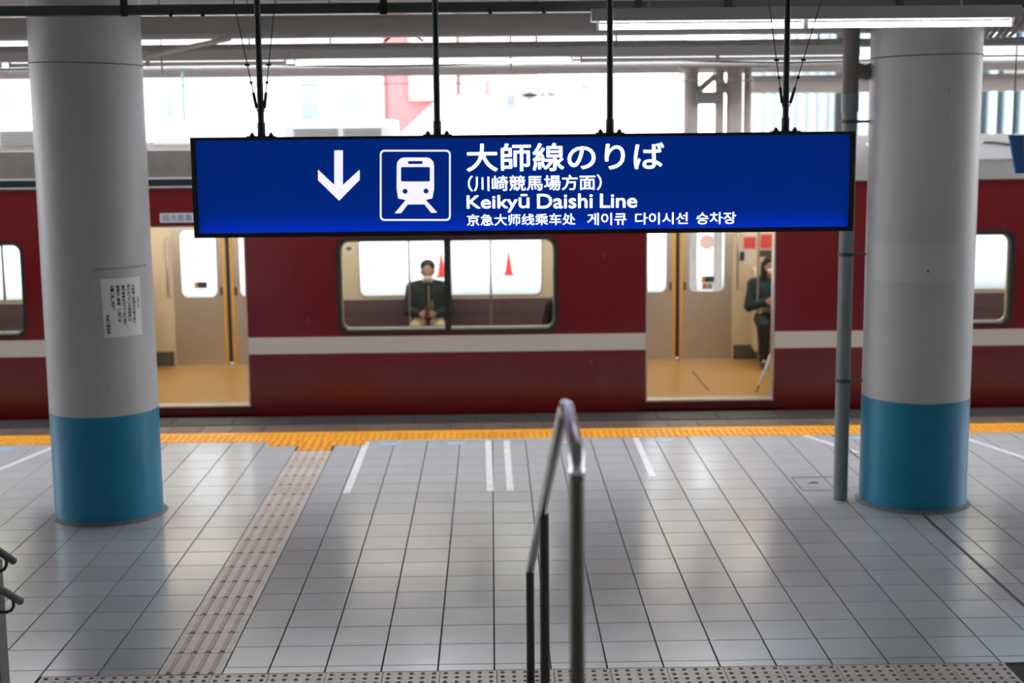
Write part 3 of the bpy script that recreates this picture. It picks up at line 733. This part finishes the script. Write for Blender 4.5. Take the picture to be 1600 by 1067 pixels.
for c in doors:
    for s in (-1, 1):
        x0, x1 = (c-DW, c-0.022) if s < 0 else (c+0.022, c+DW)
        wa, wb = (x0+0.10, x1-0.115) if s < 0 else (x0+0.115, x1-0.10)
        lf = wall_plate('far_door_leaf', STAINB, tr, [[(x0, 0.105), (x1, 0.105), (x1, fdz), (x0, fdz)], rr(wa, wb, 0.915, 1.70, 0.075)], IY1+0.01, IY1+0.04)
        wall_plate('pane', GLASS, lf, [rr(wa-0.01, wb+0.01, 0.905, 1.71, 0.07)], IY1+0.022, IY1+0.026)
        ex = c+s*0.0475
        B('yellow_edge', YSTRIP, lf, ex-0.014, ex+0.014, IY1+0.004, IY1+0.0095, 0.12, fdz)
        B('finger_pull', RUBBER, lf, c+s*0.085-0.013, c+s*0.085+0.013, IY1+0.004, IY1+0.0095, 0.93, 1.03)
        xm = (wa+wb)/2
        if s > 0 or c < 0:
            B('door_sticker', mat('navy_sticker', (0.03, 0.04, 0.06), 0.5), lf, xm-0.02, xm+0.09, IY1+0.018, IY1+0.021, 1.02, 1.095)
            B('door_sticker', mat('orange_sticker', lin(200, 140, 50), 0.5), lf, xm-0.06, xm-0.021, IY1+0.018, IY1+0.021, 1.02, 1.095)
        if c > 0 and s > 0:
            B('door_sticker', mat('coral_sticker', lin(190, 110, 90), 0.5), lf, xm-0.05, xm+0.01, IY1+0.018, IY1+0.021, 0.94, 1.015)
            B('door_sticker', mat('green_sticker', lin(110, 150, 120), 0.5), lf, xm+0.012, xm+0.07, IY1+0.018, IY1+0.021, 0.94, 1.015)
            wall_plate('door_sticker', mat('pink_sticker', lin(225, 200, 205), 0.5), lf, [[(xm+0.10*math.cos(2*math.pi*k/24)*0.9, 1.50+0.09*math.sin(2*math.pi*k/24)) for k in range(24)]], IY1+0.018, IY1+0.021)
    B('door_rubber', RUBBER, tr, c-0.0215, c+0.0215, IY1+0.012, IY1+0.038, 0.13, fdz)
    MB().lathe(c, IY1-0.02, [(0.03, 0.101), (0.028, 0.115), (0.012, 0.122)], 16).build('door_guide', CHROME, tr, smooth=True)
    for s in (-1, 1):
        x = c+s*(DW+0.05)
        T('grab_rail', CHROME, tr, [(x, IY1-0.002, 1.62), (x, IY1-0.05, 1.60), (x, IY1-0.05, 0.95), (x, IY1-0.002, 0.93)], 0.014, 10)
        B('kick_plate', mat('grey_kick_plate', (0.09, 0.09, 0.085), 0.5), tr, c+s*(DW+0.02), c+s*(DW+0.30), IY1-0.006, IY1-0.001, 0.102, 0.27)
B('car_floor', IFLOOR, tr, XL, XR, TY0+0.10, TY1-0.03, -0.02, IF_)
B('car_ceiling', ICEIL, tr, XL, XR, TY0+0.06, TY1-0.04, 2.20, 2.24)
ILAMP = emit('interior_tube', (1.0, 0.94, 0.85), 20.0)
for y in (15.05, 16.0):
    for k in range(6):
        x = XL+0.6+2.6*k; B('interior_light', ILAMP, tr, x, x+2.3, y-0.03, y+0.03, 2.165, 2.199)
for x in (XL, XR-0.05): B('end_wall', IWALL, tr, x, x+0.05, TY0+0.03, TY1-0.03, -0.05, 2.28)
# roof: gutter, curved shell, roof units
for y0, y1 in ((TY0-0.012, TY0+0.05), (TY1-0.05, TY1+0.012)):
    B('roof_gutter', REDD, tr, XL, XR, y0, y1, 2.28, 2.30)
prof = []
yc = (TY0+TY1)/2; hw = (TY1-TY0)/2
for k in range(25):
    t = -1+2*k/24
    prof.append((yc+hw*t, 2.30+0.44*(1-abs(t)**3.2)))
MB().extr([(TY0, 2.28)]+prof+[(TY1, 2.28)], XL, XR).build('roof', ROOFG, tr, smooth=True)
B('rain_rail', mat('dark_rain_rail', (0.012, 0.022, 0.022), 0.4), tr, XL, 2.6, TY0-0.006, TY0+0.02, 2.312, 2.384)
B('light_strip', WHITE, tr, XL, 2.6, TY0-0.013, TY0+0.02, 2.301, 2.3115); B('light_strip', WHITE, tr, XL, 2.6, TY0-0.009, TY0+0.02, 2.3845, 2.398)
B('roof_side_panel', mat('brown_grey_side_panel', (0.20, 0.18, 0.165), 0.6, var=0.12, vscale=5), tr, XL, 2.6, TY0+0.0, TY0+0.30, 2.3985, 2.665)
def roof_unit(x0, x1, top, grilles):
    y0, y1 = 14.92, 16.12
    u = MB().extr([(y0, 2.62), (y0, top-0.06), (y0+0.12, top), (y1-0.12, top), (y1, top-0.06), (y1, 2.62)], x0, x1).build('roof_unit', ROOFW, tr)
    for a, b in grilles:
        for k in range(6):
            z = 2.735+0.026*k
            MB().add([(a, y0-0.001, z), (b, y0-0.001, z), (b, y0-0.016, z-0.008), (a, y0-0.016, z-0.008), (a, y0-0.001, z+0.008), (b, y0-0.001, z+0.008), (b, y0-0.016, z), (a, y0-0.016, z)],
                     [(0, 1, 2, 3), (7, 6, 5, 4), (0, 4, 5, 1), (1, 5, 6, 2), (2, 6, 7, 3), (3, 7, 4, 0)]).build('louvre_slat', LOUV, u)
    return u
x = lambda px: at(px, 200, 14.92).x
roof_unit(x(442), x(612), 2.95, [(x(459), x(528)), (x(536), x(596))])
roof_unit(x(-90), x(62), 2.95, [(x(-70), x(-8)), (x(0), x(57))])
hr2 = MB().box(x(236), x(384), 15.0, 15.9, 2.66, 2.80).build('roof_hatch', ROOFW, tr)
for px in (240, 268, 322, 378): T('roof_rail_post', GALV, hr2, [(x(px), 15.02, 2.80), (x(px), 15.02, 2.90)], 0.008, 6)
T('roof_rail', GALV, hr2, [(x(236), 15.02, 2.90), (x(382), 15.02, 2.90)], 0.008, 6)
dm = MB(); cxd = at(1520, 260, 15).x; n = 14
pts = [(cxd-1.2, 2.70)]+[(cxd-1.2+0.03*k, 2.70) for k in range(0)]
arc = [(cxd+0.62*math.sin(math.pi/2*k/n)-0.1, 2.42+0.24*math.cos(math.pi/2*k/n)) for k in range(n+1)]
poly = [(cxd-1.2, 2.42), (cxd-1.2, 2.66)]+arc
dmo = MB().prism(poly, lambda a, b: (a, 14.42, b), lambda a, b: (a, 16.0, b)).build('roof_fairing', ROOFW, tr, smooth=True)
T('fairing_edge', RUBBER, dmo, [(a, 14.415, b+0.004) for a, b in arc], 0.008, 8)
# weak-cooling sticker over the left door
stk = B('car_sticker', WHITE, tr, at(250, 340, TY0).x, at(303, 340, TY0).x, TY0-0.003, TY0, zpx(276, 347.5, TY0), zpx(276, 333, TY0))
me = fit_text('弱冷房車', (at(253, 340, TY0).x, at(300, 340, TY0).x, zpx(276, 345.8, TY0), zpx(276, 334.8, TY0)), 0.01)
for v in me.vertices: v.co = (v.co.x, TY0-0.0035, v.co.y)
link_mesh(me, 'lettering', BLUEINK, stk)
# interior furniture: benches, partitions, poles, posters
def bench(xa, xb, yw, s, parts=True):      # s = -1: back on the far wall, faces us
    b = MB().extr([(yw, 0.34), (yw, 0.53), (yw+s*0.40, 0.545), (yw+s*0.47, 0.52), (yw+s*0.47, 0.44), (yw+s*0.42, 0.36)], xa, xb).build('bench_seat', SEAT, tr)
    MB().extr([(yw, 0.54), (yw, 0.86), (yw+s*0.06, 0.87), (yw+s*0.11, 0.56)], xa, xb).build('bench_back', SEAT, b)
    MB().box(xa+0.05, xb-0.05, yw, yw+s*0.34, 0.102, 0.339).build('bench_base', mat('bench_base_grey', (0.13, 0.12, 0.11), 0.5), b)
    return b
for xa, xb in ((-2.17, 1.25), (3.14, 6.4), (-7.5, -4.05)):
    bench(xa, xb, IY1-0.004, -1); bench(xa, xb, IY0+0.004, 1)
def seat_end(x, far=True):
    y = IY1 if far else IY0; s = -1 if far else 1
    pr_ = [(y, 0.25), (y, 1.20), (y+s*0.07, 1.16), (y+s*0.13, 0.98), (y+s*0.30, 0.86), (y+s*0.44, 0.80), (y+s*0.47, 0.55), (y+s*0.42, 0.30), (y+s*0.30, 0.22)]
    MB().extr(pr_, x-0.02, x+0.02).build('seat_end_panel', IWALL, tr)
for xx in (-2.20, 1.28, 3.10, -4.02):
    seat_end(xx); seat_end(xx, False)
for px in (640, 767):
    x0_ = at(px, 450, 16.2).x; T('stanchion', CHROME, tr, [(x0_, 16.2, 0.101), (x0_, 16.2, 2.199)], 0.012, 10)
x0_ = at(1185, 400, 16.25).x; T('stanchion', CHROME, tr, [(x0_, 16.25, 0.85), (x0_, 16.25, 2.199)], 0.013, 10)
def board(px0, px1, py0, py1, material, Y=IY1-0.003, name='poster'):
    a, b = at(px0, py0, Y), at(px1, py1, Y); return B(name, material, tr, a.x, b.x, Y-0.003, Y, b.z, a.z)
PW = mat('poster_white', (0.62, 0.56, 0.48), 0.5); PRD = mat('poster_red', lin(196, 70, 66), 0.5)
q = board(1161, 1182, 352, 389, PW); a, b = at(1162, 370, IY1-0.007), at(1181, 388, IY1-0.007); B('red_print', PRD, q, a.x, b.x, IY1-0.008, IY1-0.0062, b.z, a.z)
q = board(1187, 1212, 352, 389, PW); a, b = at(1188, 366, IY1-0.007), at(1211, 388, IY1-0.007); B('red_print', PRD, q, a.x, b.x, IY1-0.008, IY1-0.0062, b.z, a.z)
q = board(1154, 1178, 390, 413, PW); a, b = at(1156, 393, IY1-0.007), at(1163, 407, IY1-0.007); B('emergency_button', mat('navy_box', (0.03, 0.05, 0.09), 0.4), q, a.x, b.x, IY1-0.02, IY1-0.0062, b.z, a.z)
board(1187, 1206, 391, 401, mat('dark_plate', (0.06, 0.055, 0.05), 0.4), name='dark_plate')
q = board(536, 554, 383, 398, PW); a, b = at(541, 386, IY1-0.007), at(549, 391, IY1-0.007); B('print', mat('print_brown', (0.12, 0.06, 0.05), 0.5), q, a.x, b.x, IY1-0.008, IY1-0.0062, b.z, a.z)
B('floor_seam', mat('floor_seam', (0.16, 0.09, 0.03), 0.5), tr, 2.25, 2.27, 14.7, 15.9, IF_, IF_+0.0008)
# bogies under the floor so the car rests on the track
for xx in (-5.5, 5.5):
    b = B('bogie_frame', RAILD, tr, xx-1.2, xx+1.2, 14.75, 16.3, -0.75, -0.35)
    for dx in (-0.9, 0.9):
        for yy in (14.9, 16.1): MB().tube([(xx+dx, yy-0.06, -0.67), (xx+dx, yy+0.06, -0.67)], 0.42, 24).build('wheel', RAILD, b, smooth=True)
B('underframe', RAILD, tr, XL+0.3, XR-0.3, TY0+0.25, TY1-0.25, -0.34, -0.021)

# ================================================================== PEOPLE
def caps(mb, p0, r0, p1, r1, n=12):
    p0, p1 = Vector(p0), Vector(p1); d = p1-p0; L_ = d.length
    if L_ < 1e-6: d = Vector((0, 0, 1)); L_ = 1e-6
    d = d.normalized(); pts = []; rs = []
    for k in range(5):
        t = math.radians(-90+90*k/4); pts.append(p0+d*r0*math.sin(t)); rs.append(max(1e-4, r0*math.cos(t)))
    for k in range(5):
        t = math.radians(90*k/4); pts.append(p1+d*r1*math.sin(t)); rs.append(max(1e-4, r1*math.cos(t)))
    mb.tube(pts, rs, n)
def ell(mb, c, r, n=16, mrot=None):
    base = len(mb.v); c = Vector(c); rows = 10
    for i in range(rows+1):
        ph = math.pi*i/rows
        for k in range(n):
            t = 2*math.pi*k/n
            v = Vector((r[0]*math.sin(ph)*math.cos(t)+1e-5*k, r[1]*math.sin(ph)*math.sin(t), r[2]*math.cos(ph)))
            mb.v.append(tuple(c+v))
    for i in range(rows):
        for k in range(n):
            k2 = (k+1) % n; mb.f.append((base+i*n+k, base+i*n+k2, base+(i+1)*n+k2, base+(i+1)*n+k))
def fuse(mb, name, material, parent, voxel=0.008, smooth_it=4, label=None):
    """one continuous surface from overlapping volumes"""
    me = bpy.data.meshes.new('m'); me.from_pydata(mb.v, [], mb.f)
    bm = bmesh.new(); bm.from_mesh(me); bmesh.ops.recalc_face_normals(bm, faces=bm.faces); bm.to_mesh(me); bm.free()
    o = bpy.data.objects.new('m', me); col.objects.link(o)
    r = o.modifiers.new('r', 'REMESH'); r.mode = 'VOXEL'; r.voxel_size = voxel
    s = o.modifiers.new('s', 'SMOOTH'); s.iterations = smooth_it; s.factor = 0.5
    me2 = bpy.data.meshes.new_from_object(o.evaluated_get(bpy.context.evaluated_depsgraph_get()))
    bpy.data.objects.remove(o); bpy.data.meshes.remove(me); me2.shade_smooth(); me2.materials.clear()
    return link_mesh(me2, name, material, parent, label=label)
def seated(X, Y, s, label, coat, legs, long_hair, look_down, group='passengers seated in the train', width=1.0, hz=0.0):
    """s = 1: faces the camera (-Y); s = -1: back to us"""
    t = thing('person', (X, Y, IF_), label, 'person', group)
    P = lambda a, f, z: Vector((X+a*s, Y-f*s, IF_+z))
    sh_ = 0.185*width
    hd = P(0, 0.075+0.02*look_down, 1.135)
    hand = {}
    def arms(mb, g, upto='wrist'):
        for e in (-1, 1):
            caps(mb, P(e*sh_, 0.0, 0.93), 0.055+g, P(e*0.245*width, 0.05, 0.67), 0.043+g)
            caps(mb, P(e*0.245*width, 0.05, 0.67), 0.042+g, P(e*0.085, 0.26, 0.655+hz), 0.027+g)
    def torso(mb, g):
        caps(mb, P(0, 0.02, 0.56), 0.125+g, P(0, 0.0, 0.72), 0.12+g)
        for e in (-1, 1):
            caps(mb, P(e*0.06, 0.01, 0.70), 0.10+g, P(e*0.085, 0.0, 0.86), 0.105+g)
            caps(mb, P(e*0.03, 0.0, 0.95), 0.065+g, P(e*sh_, 0.0, 0.925), 0.058+g)
            caps(mb, P(0, 0, 0.96), 0.06+g, P(e*sh_*0.8, 0, 0.94), 0.05+g)
    def leg(mb, g):
        for e in (-1, 1):
            caps(mb, P(e*0.085, 0.03, 0.525), 0.085+g, P(e*0.15, 0.42, 0.50), 0.058+g)
            caps(mb, P(e*0.15, 0.42, 0.50), 0.056+g, P(e*0.125, 0.40, 0.10), 0.038+g)
    b = MB()
    torso(b, 0); arms(b, 0); leg(b, 0)
    caps(b, P(0, 0.005, 0.95), 0.052, P(0, 0.05, 1.07), 0.05)
    ell(b, hd+Vector((0, 0, 0.01)), (0.072, 0.090, 0.105)); ell(b, P(0, 0.12, 1.075), (0.048, 0.05, 0.045))
    caps(b, P(0, 0.168, 1.145), 0.008, P(0, 0.182, 1.105), 0.014)                                   # nose
    for e in (-1, 1):
        ell(b, hd+Vector((e*0.075, 0.012*s, -0.01)), (0.012, 0.02, 0.032))                            # ears
        ell(b, P(e*0.032, 0.150, 1.152), (0.018, 0.012, 0.010))                                       # brow
        # hand: palm, four fingers curled round the phone, thumb on the side
        caps(b, P(e*0.085, 0.26, 0.655+hz), 0.028, P(e*0.055, 0.315, 0.66+hz), 0.032)
        for k in range(4):
            f0 = P(e*0.062, 0.335, 0.635+hz+0.018*k); L1 = (0.028, 0.034, 0.036, 0.030)[k]
            f1 = f0+P(-e*0.008, L1, 0.004)-P(0, 0, 0); f2 = f1+P(-e*0.030, 0.010, 0.004)-P(0, 0, 0)
            caps(b, f0, 0.0095, f1, 0.009); caps(b, f1, 0.009, f2, 0.008)
        caps(b, P(e*0.055, 0.30, 0.69+hz), 0.011, P(e*0.032, 0.325, 0.715+hz), 0.0095)
        caps(b, P(e*0.125, 0.40, 0.09), 0.036, P(e*0.135, 0.53, 0.05), 0.034)
    fuse(b, 'body', SKIN, t)
    c = MB(); torso(c, 0.022); arms(c, 0.017); caps(c, P(0, -0.01, 0.97), 0.062, P(0, 0.0, 1.01), 0.064)
    fuse(c, 'jacket', coat, t, 0.010, 5)
    g = MB(); leg(g, 0.016); caps(g, P(-0.08, 0.03, 0.54), 0.10, P(0.08, 0.03, 0.54), 0.10)
    fuse(g, 'trousers', legs, t, 0.010, 5)
    for e in (-1, 1):
        k_ = MB(); caps(k_, P(e*0.125, 0.39, 0.055), 0.047, P(e*0.137, 0.54, 0.045), 0.042)
        caps(k_, P(e*0.125, 0.40, 0.05), 0.045, P(e*0.125, 0.40, 0.10), 0.045)
        fuse(k_, 'shoe', INK, t, 0.008)
    h = MB()
    ell(h, hd+Vector((0, 0.024*s, 0.052)), (0.089, 0.100, 0.082))
    for k in range(7): ell(h, P(-0.06+0.02*k, 0.135, 1.222+0.006*(k % 2)), (0.018, 0.026, 0.022))
    if long_hair:
        for e in (-1, 1):
            caps(h, P(e*0.075, 0.04, 1.17), 0.038, P(e*0.088, 0.05, 0.98), 0.032); caps(h, P(e*0.03, -0.02, 1.12), 0.06, P(e*0.05, -0.03, 0.92), 0.05)
    fuse(h, 'hair', HAIR, t, 0.008, 2)
    mk = MB()
    if long_hair: zz = 1.10
    else: zz = 1.058
    ell(mk, P(0, 0.128, zz), (0.056, 0.056, 0.046 if long_hair else 0.036))
    if not long_hair: caps(mk, P(-0.03, 0.085, 1.03), 0.036, P(0.03, 0.085, 1.03), 0.036)
    fuse(mk, 'face_mask', MASK, t, 0.007, 3)
    for e in (-1, 1):
        eb = MB(); ell(eb, P(e*0.031, 0.159, 1.140), (0.013, 0.008, 0.006)); eb.build('eye', INK, t, smooth=True)
    return t, P
COATM = mat('dark_green_jacket', (0.007, 0.015, 0.014), 0.8, bump=0.2, bscale=150)
BEIGEP = mat('beige_trousers', (0.46, 0.37, 0.24), 0.8, bump=0.15, bscale=150)
TEAL = mat('dark_teal_coat', (0.006, 0.024, 0.030), 0.8)
DARKP = mat('black_trousers', (0.012, 0.013, 0.016), 0.8)
man, P = seated(-0.742, 16.44, 1, 'seated man in dark green jacket and lowered mask behind the train window', COATM, BEIGEP, False, 1)
OLIVE = mat('olive_cord', lin(150, 140, 80), 0.7)
T('zip', OLIVE, man, [P(0.012, 0.152, 0.62), P(0.012, 0.135, 0.75), P(0.008, 0.128, 0.86), P(0.004, 0.085, 0.965)], 0.007, 8)
for e in (-1, 1): T('drawstring', OLIVE, man, [P(0.05+0.01*e, 0.15, 0.70), P(0.05+0.004*e, 0.146, 0.80)], 0.004, 6)
def phone(c, s, label):
    m_ = MB().box(c.x-0.036, c.x+0.036, c.y-0.005, c.y+0.005, c.z-0.055, c.z+0.075)
    t = thing('smartphone', (c.x, c.y, c.z-0.055), label, 'phone')
    m_.build('case', mat('phone_case', (0.10, 0.055, 0.035), 0.4), t)
    B('screen', mat('phone_screen', (0.02, 0.02, 0.025), 0.1), t, c.x-0.032, c.x+0.032, c.y+0.0052*s, c.y+0.0062*s, c.z-0.048, c.z+0.068)
phone(P(0, 0.352, 0.668), 1, 'brown cased phone held by the man behind the train window')
wom, P = seated(3.225, 16.44, 1, 'seated person in dark teal coat and white mask inside the right train door', TEAL, DARKP, True, 0, hz=0.10)
phone(P(0, 0.352, 0.768), 1, 'phone held by the person inside the right train door')
bg_ = thing('shoulder_bag', P(-0.02, 0.20, 0.56), 'olive bag resting on the lap of the person in the right doorway', 'bag')
k_ = MB(); ell(k_, P(-0.02, 0.25, 0.655), (0.12, 0.055, 0.055)); fuse(k_, 'pouch', mat('olive_bag', (0.10, 0.10, 0.06), 0.8), bg_, 0.010, 2)
T('handle', mat('olive_bag', (0.1, 0.1, 0.06)), bg_, [P(-0.10, 0.27, 0.68), P(-0.09, 0.30, 0.70), P(0.03, 0.30, 0.70), P(0.05, 0.27, 0.68)], 0.008, 8)
seated(0.80, 14.62, -1, 'person in black sitting with back to the train window lower right corner', mat('black_coat', (0.012, 0.014, 0.016), 0.85), DARKP, False, 0)
um = thing('umbrella', (2.735, 14.55, 0.103), 'white folded umbrella leaning inside the right train doorway', 'umbrella')
u0, u1 = Vector((2.735, 14.55, 0.104)), Vector((3.075, 14.60, 0.90))
T('canopy', WHITE, um, [u0.lerp(u1, t) for t in (0.09, 0.12, 0.5, 0.8, 0.84)], [0.008, 0.016, 0.030, 0.038, 0.014], 12)
T('ferrule', INK, um, [u0, u0.lerp(u1, 0.10)], 0.007, 8)
T('handle', WHITE, um, [u0.lerp(u1, 0.83), u1, u1+Vector((0.02, 0, 0.03)), u1+Vector((0.05, 0, 0.02)), u1+Vector((0.055, 0, -0.02))], 0.008, 8)

# ================================================================== BACKGROUND across the tracks
# canopy of the other platform
fc = thing('far_canopy', (0, 23, 0), 'long grey platform canopy across the tracks above the train roof', 'canopy')
B('roof_deck', WBEAM, fc, -30, 30, 18.8, 26.5, 3.90, 3.95)
MB().box(-30, 30, 18.8, 18.9, 3.72, 3.899).box(-30, 30, 18.8, 18.95, 3.70, 3.72).build('fascia_beam', WBEAM, fc)
B('rear_beam', TAUPE, fc, -30, 30, 22.0, 22.15, 3.66, 3.76)
T('gutter', GALV, fc, [(-30, 18.72, 3.67), (30, 18.72, 3.67)], 0.05, 12)
for x in (-16, -9, 9.5, 16):
    T('column', BEIGE, fc, [(x, 22.1, 0.0), (x, 22.1, 3.66)], 0.13, 20)
    B('rafter', TAUPE, fc, x-0.07, x+0.07, 18.96, 26.4, 3.762, 3.899)
# steel frames near the right, beyond the train
gt = thing('steel_gantry', (5, 21, 0), 'beige steel columns and brackets rising behind the sign right of centre', 'gantry')
for px, r in ((1080, 0.11), (1124, 0.07), (1147, 0.12), (1168, 0.06)):
    x_ = at(px, 180, 21).x; T('column', BEIGE, gt, [(x_, 21, 0.0), (x_, 21, 3.89)], r, 16)
a, b = at(1062, 108, 21), at(1200, 106, 21); B('cross_beam', BEIGE, gt, a.x, b.x, 20.9, 21.1, a.z, a.z+0.12)
a, b = at(1082, 150, 21), at(1118, 118, 21); T('knee_brace', BEIGE, gt, [a, b], 0.05, 10)
a, b = at(1146, 155, 21), at(1120, 118, 21); T('knee_brace', BEIGE, gt, [a, b], 0.05, 10)
a = at(1090, 150, 20.8); B('junction_box', mat('grey_box', (0.20, 0.20, 0.19), 0.5), gt, a.x-0.02, a.x+0.32, 20.7, 20.9, a.z-0.12, a.z+0.06)
a = at(1172, 138, 20.6); cm = MB().box(a.x, a.x+0.40, 20.5, 20.65, a.z-0.03, a.z+0.03).box(a.x+0.33, a.x+0.42, 20.48, 20.67, a.z-0.06, a.z+0.16).build('speaker_arm', INK, gt)
o = T('white_duct', mat('white_duct_paint', (0.55, 0.53, 0.50), 0.5), None, [at(1175, 132, 20.2), at(1640, 128, 20.2)], 0.125, 20); tag(o, 'fat white duct running behind the right pillar above the train', 'duct')
# buildings; all but the red one extended above view to cut sky reflection
def facade_window(b, x0, x1, Y, z0, z1):
    wf = B('window', BWHITE, b, x0-0.12, x1+0.12, Y-0.14, Y-0.002, z0-0.12, z1+0.12)
    B('pane', BGLASS, wf, x0, x1, Y-0.16, Y-0.141, z0, z1)
bw = thing('white_building', (-14, 42, 0), 'pale white building behind the left half of the sign', 'building')
B('wall', BWHITE, bw, -40, -3.2, 42, 50, 0, 30)
for px0, px1, py0, py1 in ((470, 500, 130, 195), (80, 110, 150, 190), (260, 275, 150, 185), (0, 20, 140, 170), (540, 560, 140, 175)):
    a, b = at(px0, py0, 42), at(px1, py1, 42); facade_window(bw, a.x, b.x, 42, b.z, a.z)
brd = thing('red_building', (-2, 44, 0), 'red clad building wall between the second sign pole and pale facade', 'building')
a, b = at(604, 125, 44), at(712, 125, 44)
B('wall', BRED, brd, a.x, b.x, 44, 50, 0, 9)
for k in range(10):
    xx = a.x+0.1+k*(b.x-a.x-0.2)/10; B('cladding_rib', BRED, brd, xx, xx+0.06, 43.95, 43.999, 0, 9)
q0 = [at(640, 122, 43.8), at(712, 122, 43.8), at(712, 156, 43.8), at(640, 156, 43.8)]
B('white_panel', BWHITE, brd, q0[0].x, q0[1].x, 43.7, 43.94, q0[2].z, q0[0].z+2.0)
rp = [at(625, 210, 43), at(690, 150, 43), at(790, 150, 43), at(790, 230, 43), at(625, 230, 43)]
wl_ = [(p.x, p.z) for p in rp]
o = wall_plate('ramp_wall', BWHITE, None, [wl_], 42.9, 43.3); tag(o, 'white slanted stair wall rising in front of the red building', 'wall')
bc = thing('office_building', (8, 46, 0), 'white building with grey window and stair behind the third sign pole', 'building')
a, b = at(718, 120, 46), at(1075, 120, 46); B('wall', BWHITE, bc, a.x, b.x, 46, 54, 0, 32)
for px0, px1, py0, py1 in ((778, 806, 147, 166), (822, 833, 140, 146), (822, 833, 152, 158), (850, 862, 138, 144), (850, 862, 152, 158), (905, 920, 132, 140)):
    a, b = at(px0, py0, 46), at(px1, py1, 46); facade_window(bc, a.x, b.x, 46, b.z, a.z)
a, b = at(759, 130, 45.8), at(766, 170, 45.8); B('red_banner', BRED, bc, a.x, b.x, 45.8, 45.98, b.z, a.z)
for k in range(3):
    a, b = at(845+28*k, 130, 45.6), at(880+30*k, 200, 45.6); T('stair_stringer', WBEAM, bc, [a, b], 0.05, 6)
bf = thing('finned_building', (12, 40, 0), 'pale blue finned facade behind the sign right end', 'building')
a, b = at(1176, 100, 40), at(1310, 100, 40); B('wall', BWHITE, bf, a.x, b.x, 40.3, 42, 0, 28)
for k in range(8):
    xx = a.x+(b.x-a.x)*(k+0.3)/8; B('fin', BBLUE, bf, xx, xx+0.11, 40.0, 40.295, 0, 28)
bd = thing('dark_panel_building', (20, 38, 0), 'dark panelled facade with pale blue strips right of the right pillar', 'building')
a, b = at(1348, 100, 38), at(2300, 100, 38); B('wall', BDARK, bd, a.x, b.x, 38.3, 46, 0, 28)
for k in range(38):
    xx = a.x+(b.x-a.x)*k/38; B('fin', BBLUE, bd, xx, xx+0.17, 38.0, 38.295, 0, 28)
# low wall, cone, overhead wires
def cone(px, py, label):
    p = fl(px, py); t = thing('traffic_cone', (p.x, p.y, 0), label, 'traffic cone', 'cones on the far platform')
    MB().lathe(p.x, p.y, [(0.085, 0.03), (0.02, 0.46)], 20).build('body', mat('cone_red', lin(224, 52, 40), 0.5), t, smooth=True)
    B('base', mat('cone_red', (0, 0, 0)), t, p.x-0.11, p.x+0.11, p.y-0.11, p.y+0.11, 0.001, 0.03)
cone(795, 430, 'red traffic cone seen through the right pane of the train window')
cone(690, 433, 'red traffic cone seen beside the seated man through the train window')
o = T('contact_wire', CABLE, None, [(-30, 17.6, 3.42), (0, 17.6, 3.40), (30, 17.6, 3.42)], 0.007, 6); tag(o, 'thin overhead wire strung beyond the train roof', 'wire')
a, b = at(282, 116, 18.6), at(282, 188, 18.6)
o = T('wire_dropper', mat('green_insulator', (0.10, 0.22, 0.18), 0.4), None, [(a.x, 18.72, 3.619), (a.x, 18.72, b.z)], 0.018, 8); tag(o, 'short green rod hanging from the far canopy gutter left of the sign', 'rod')
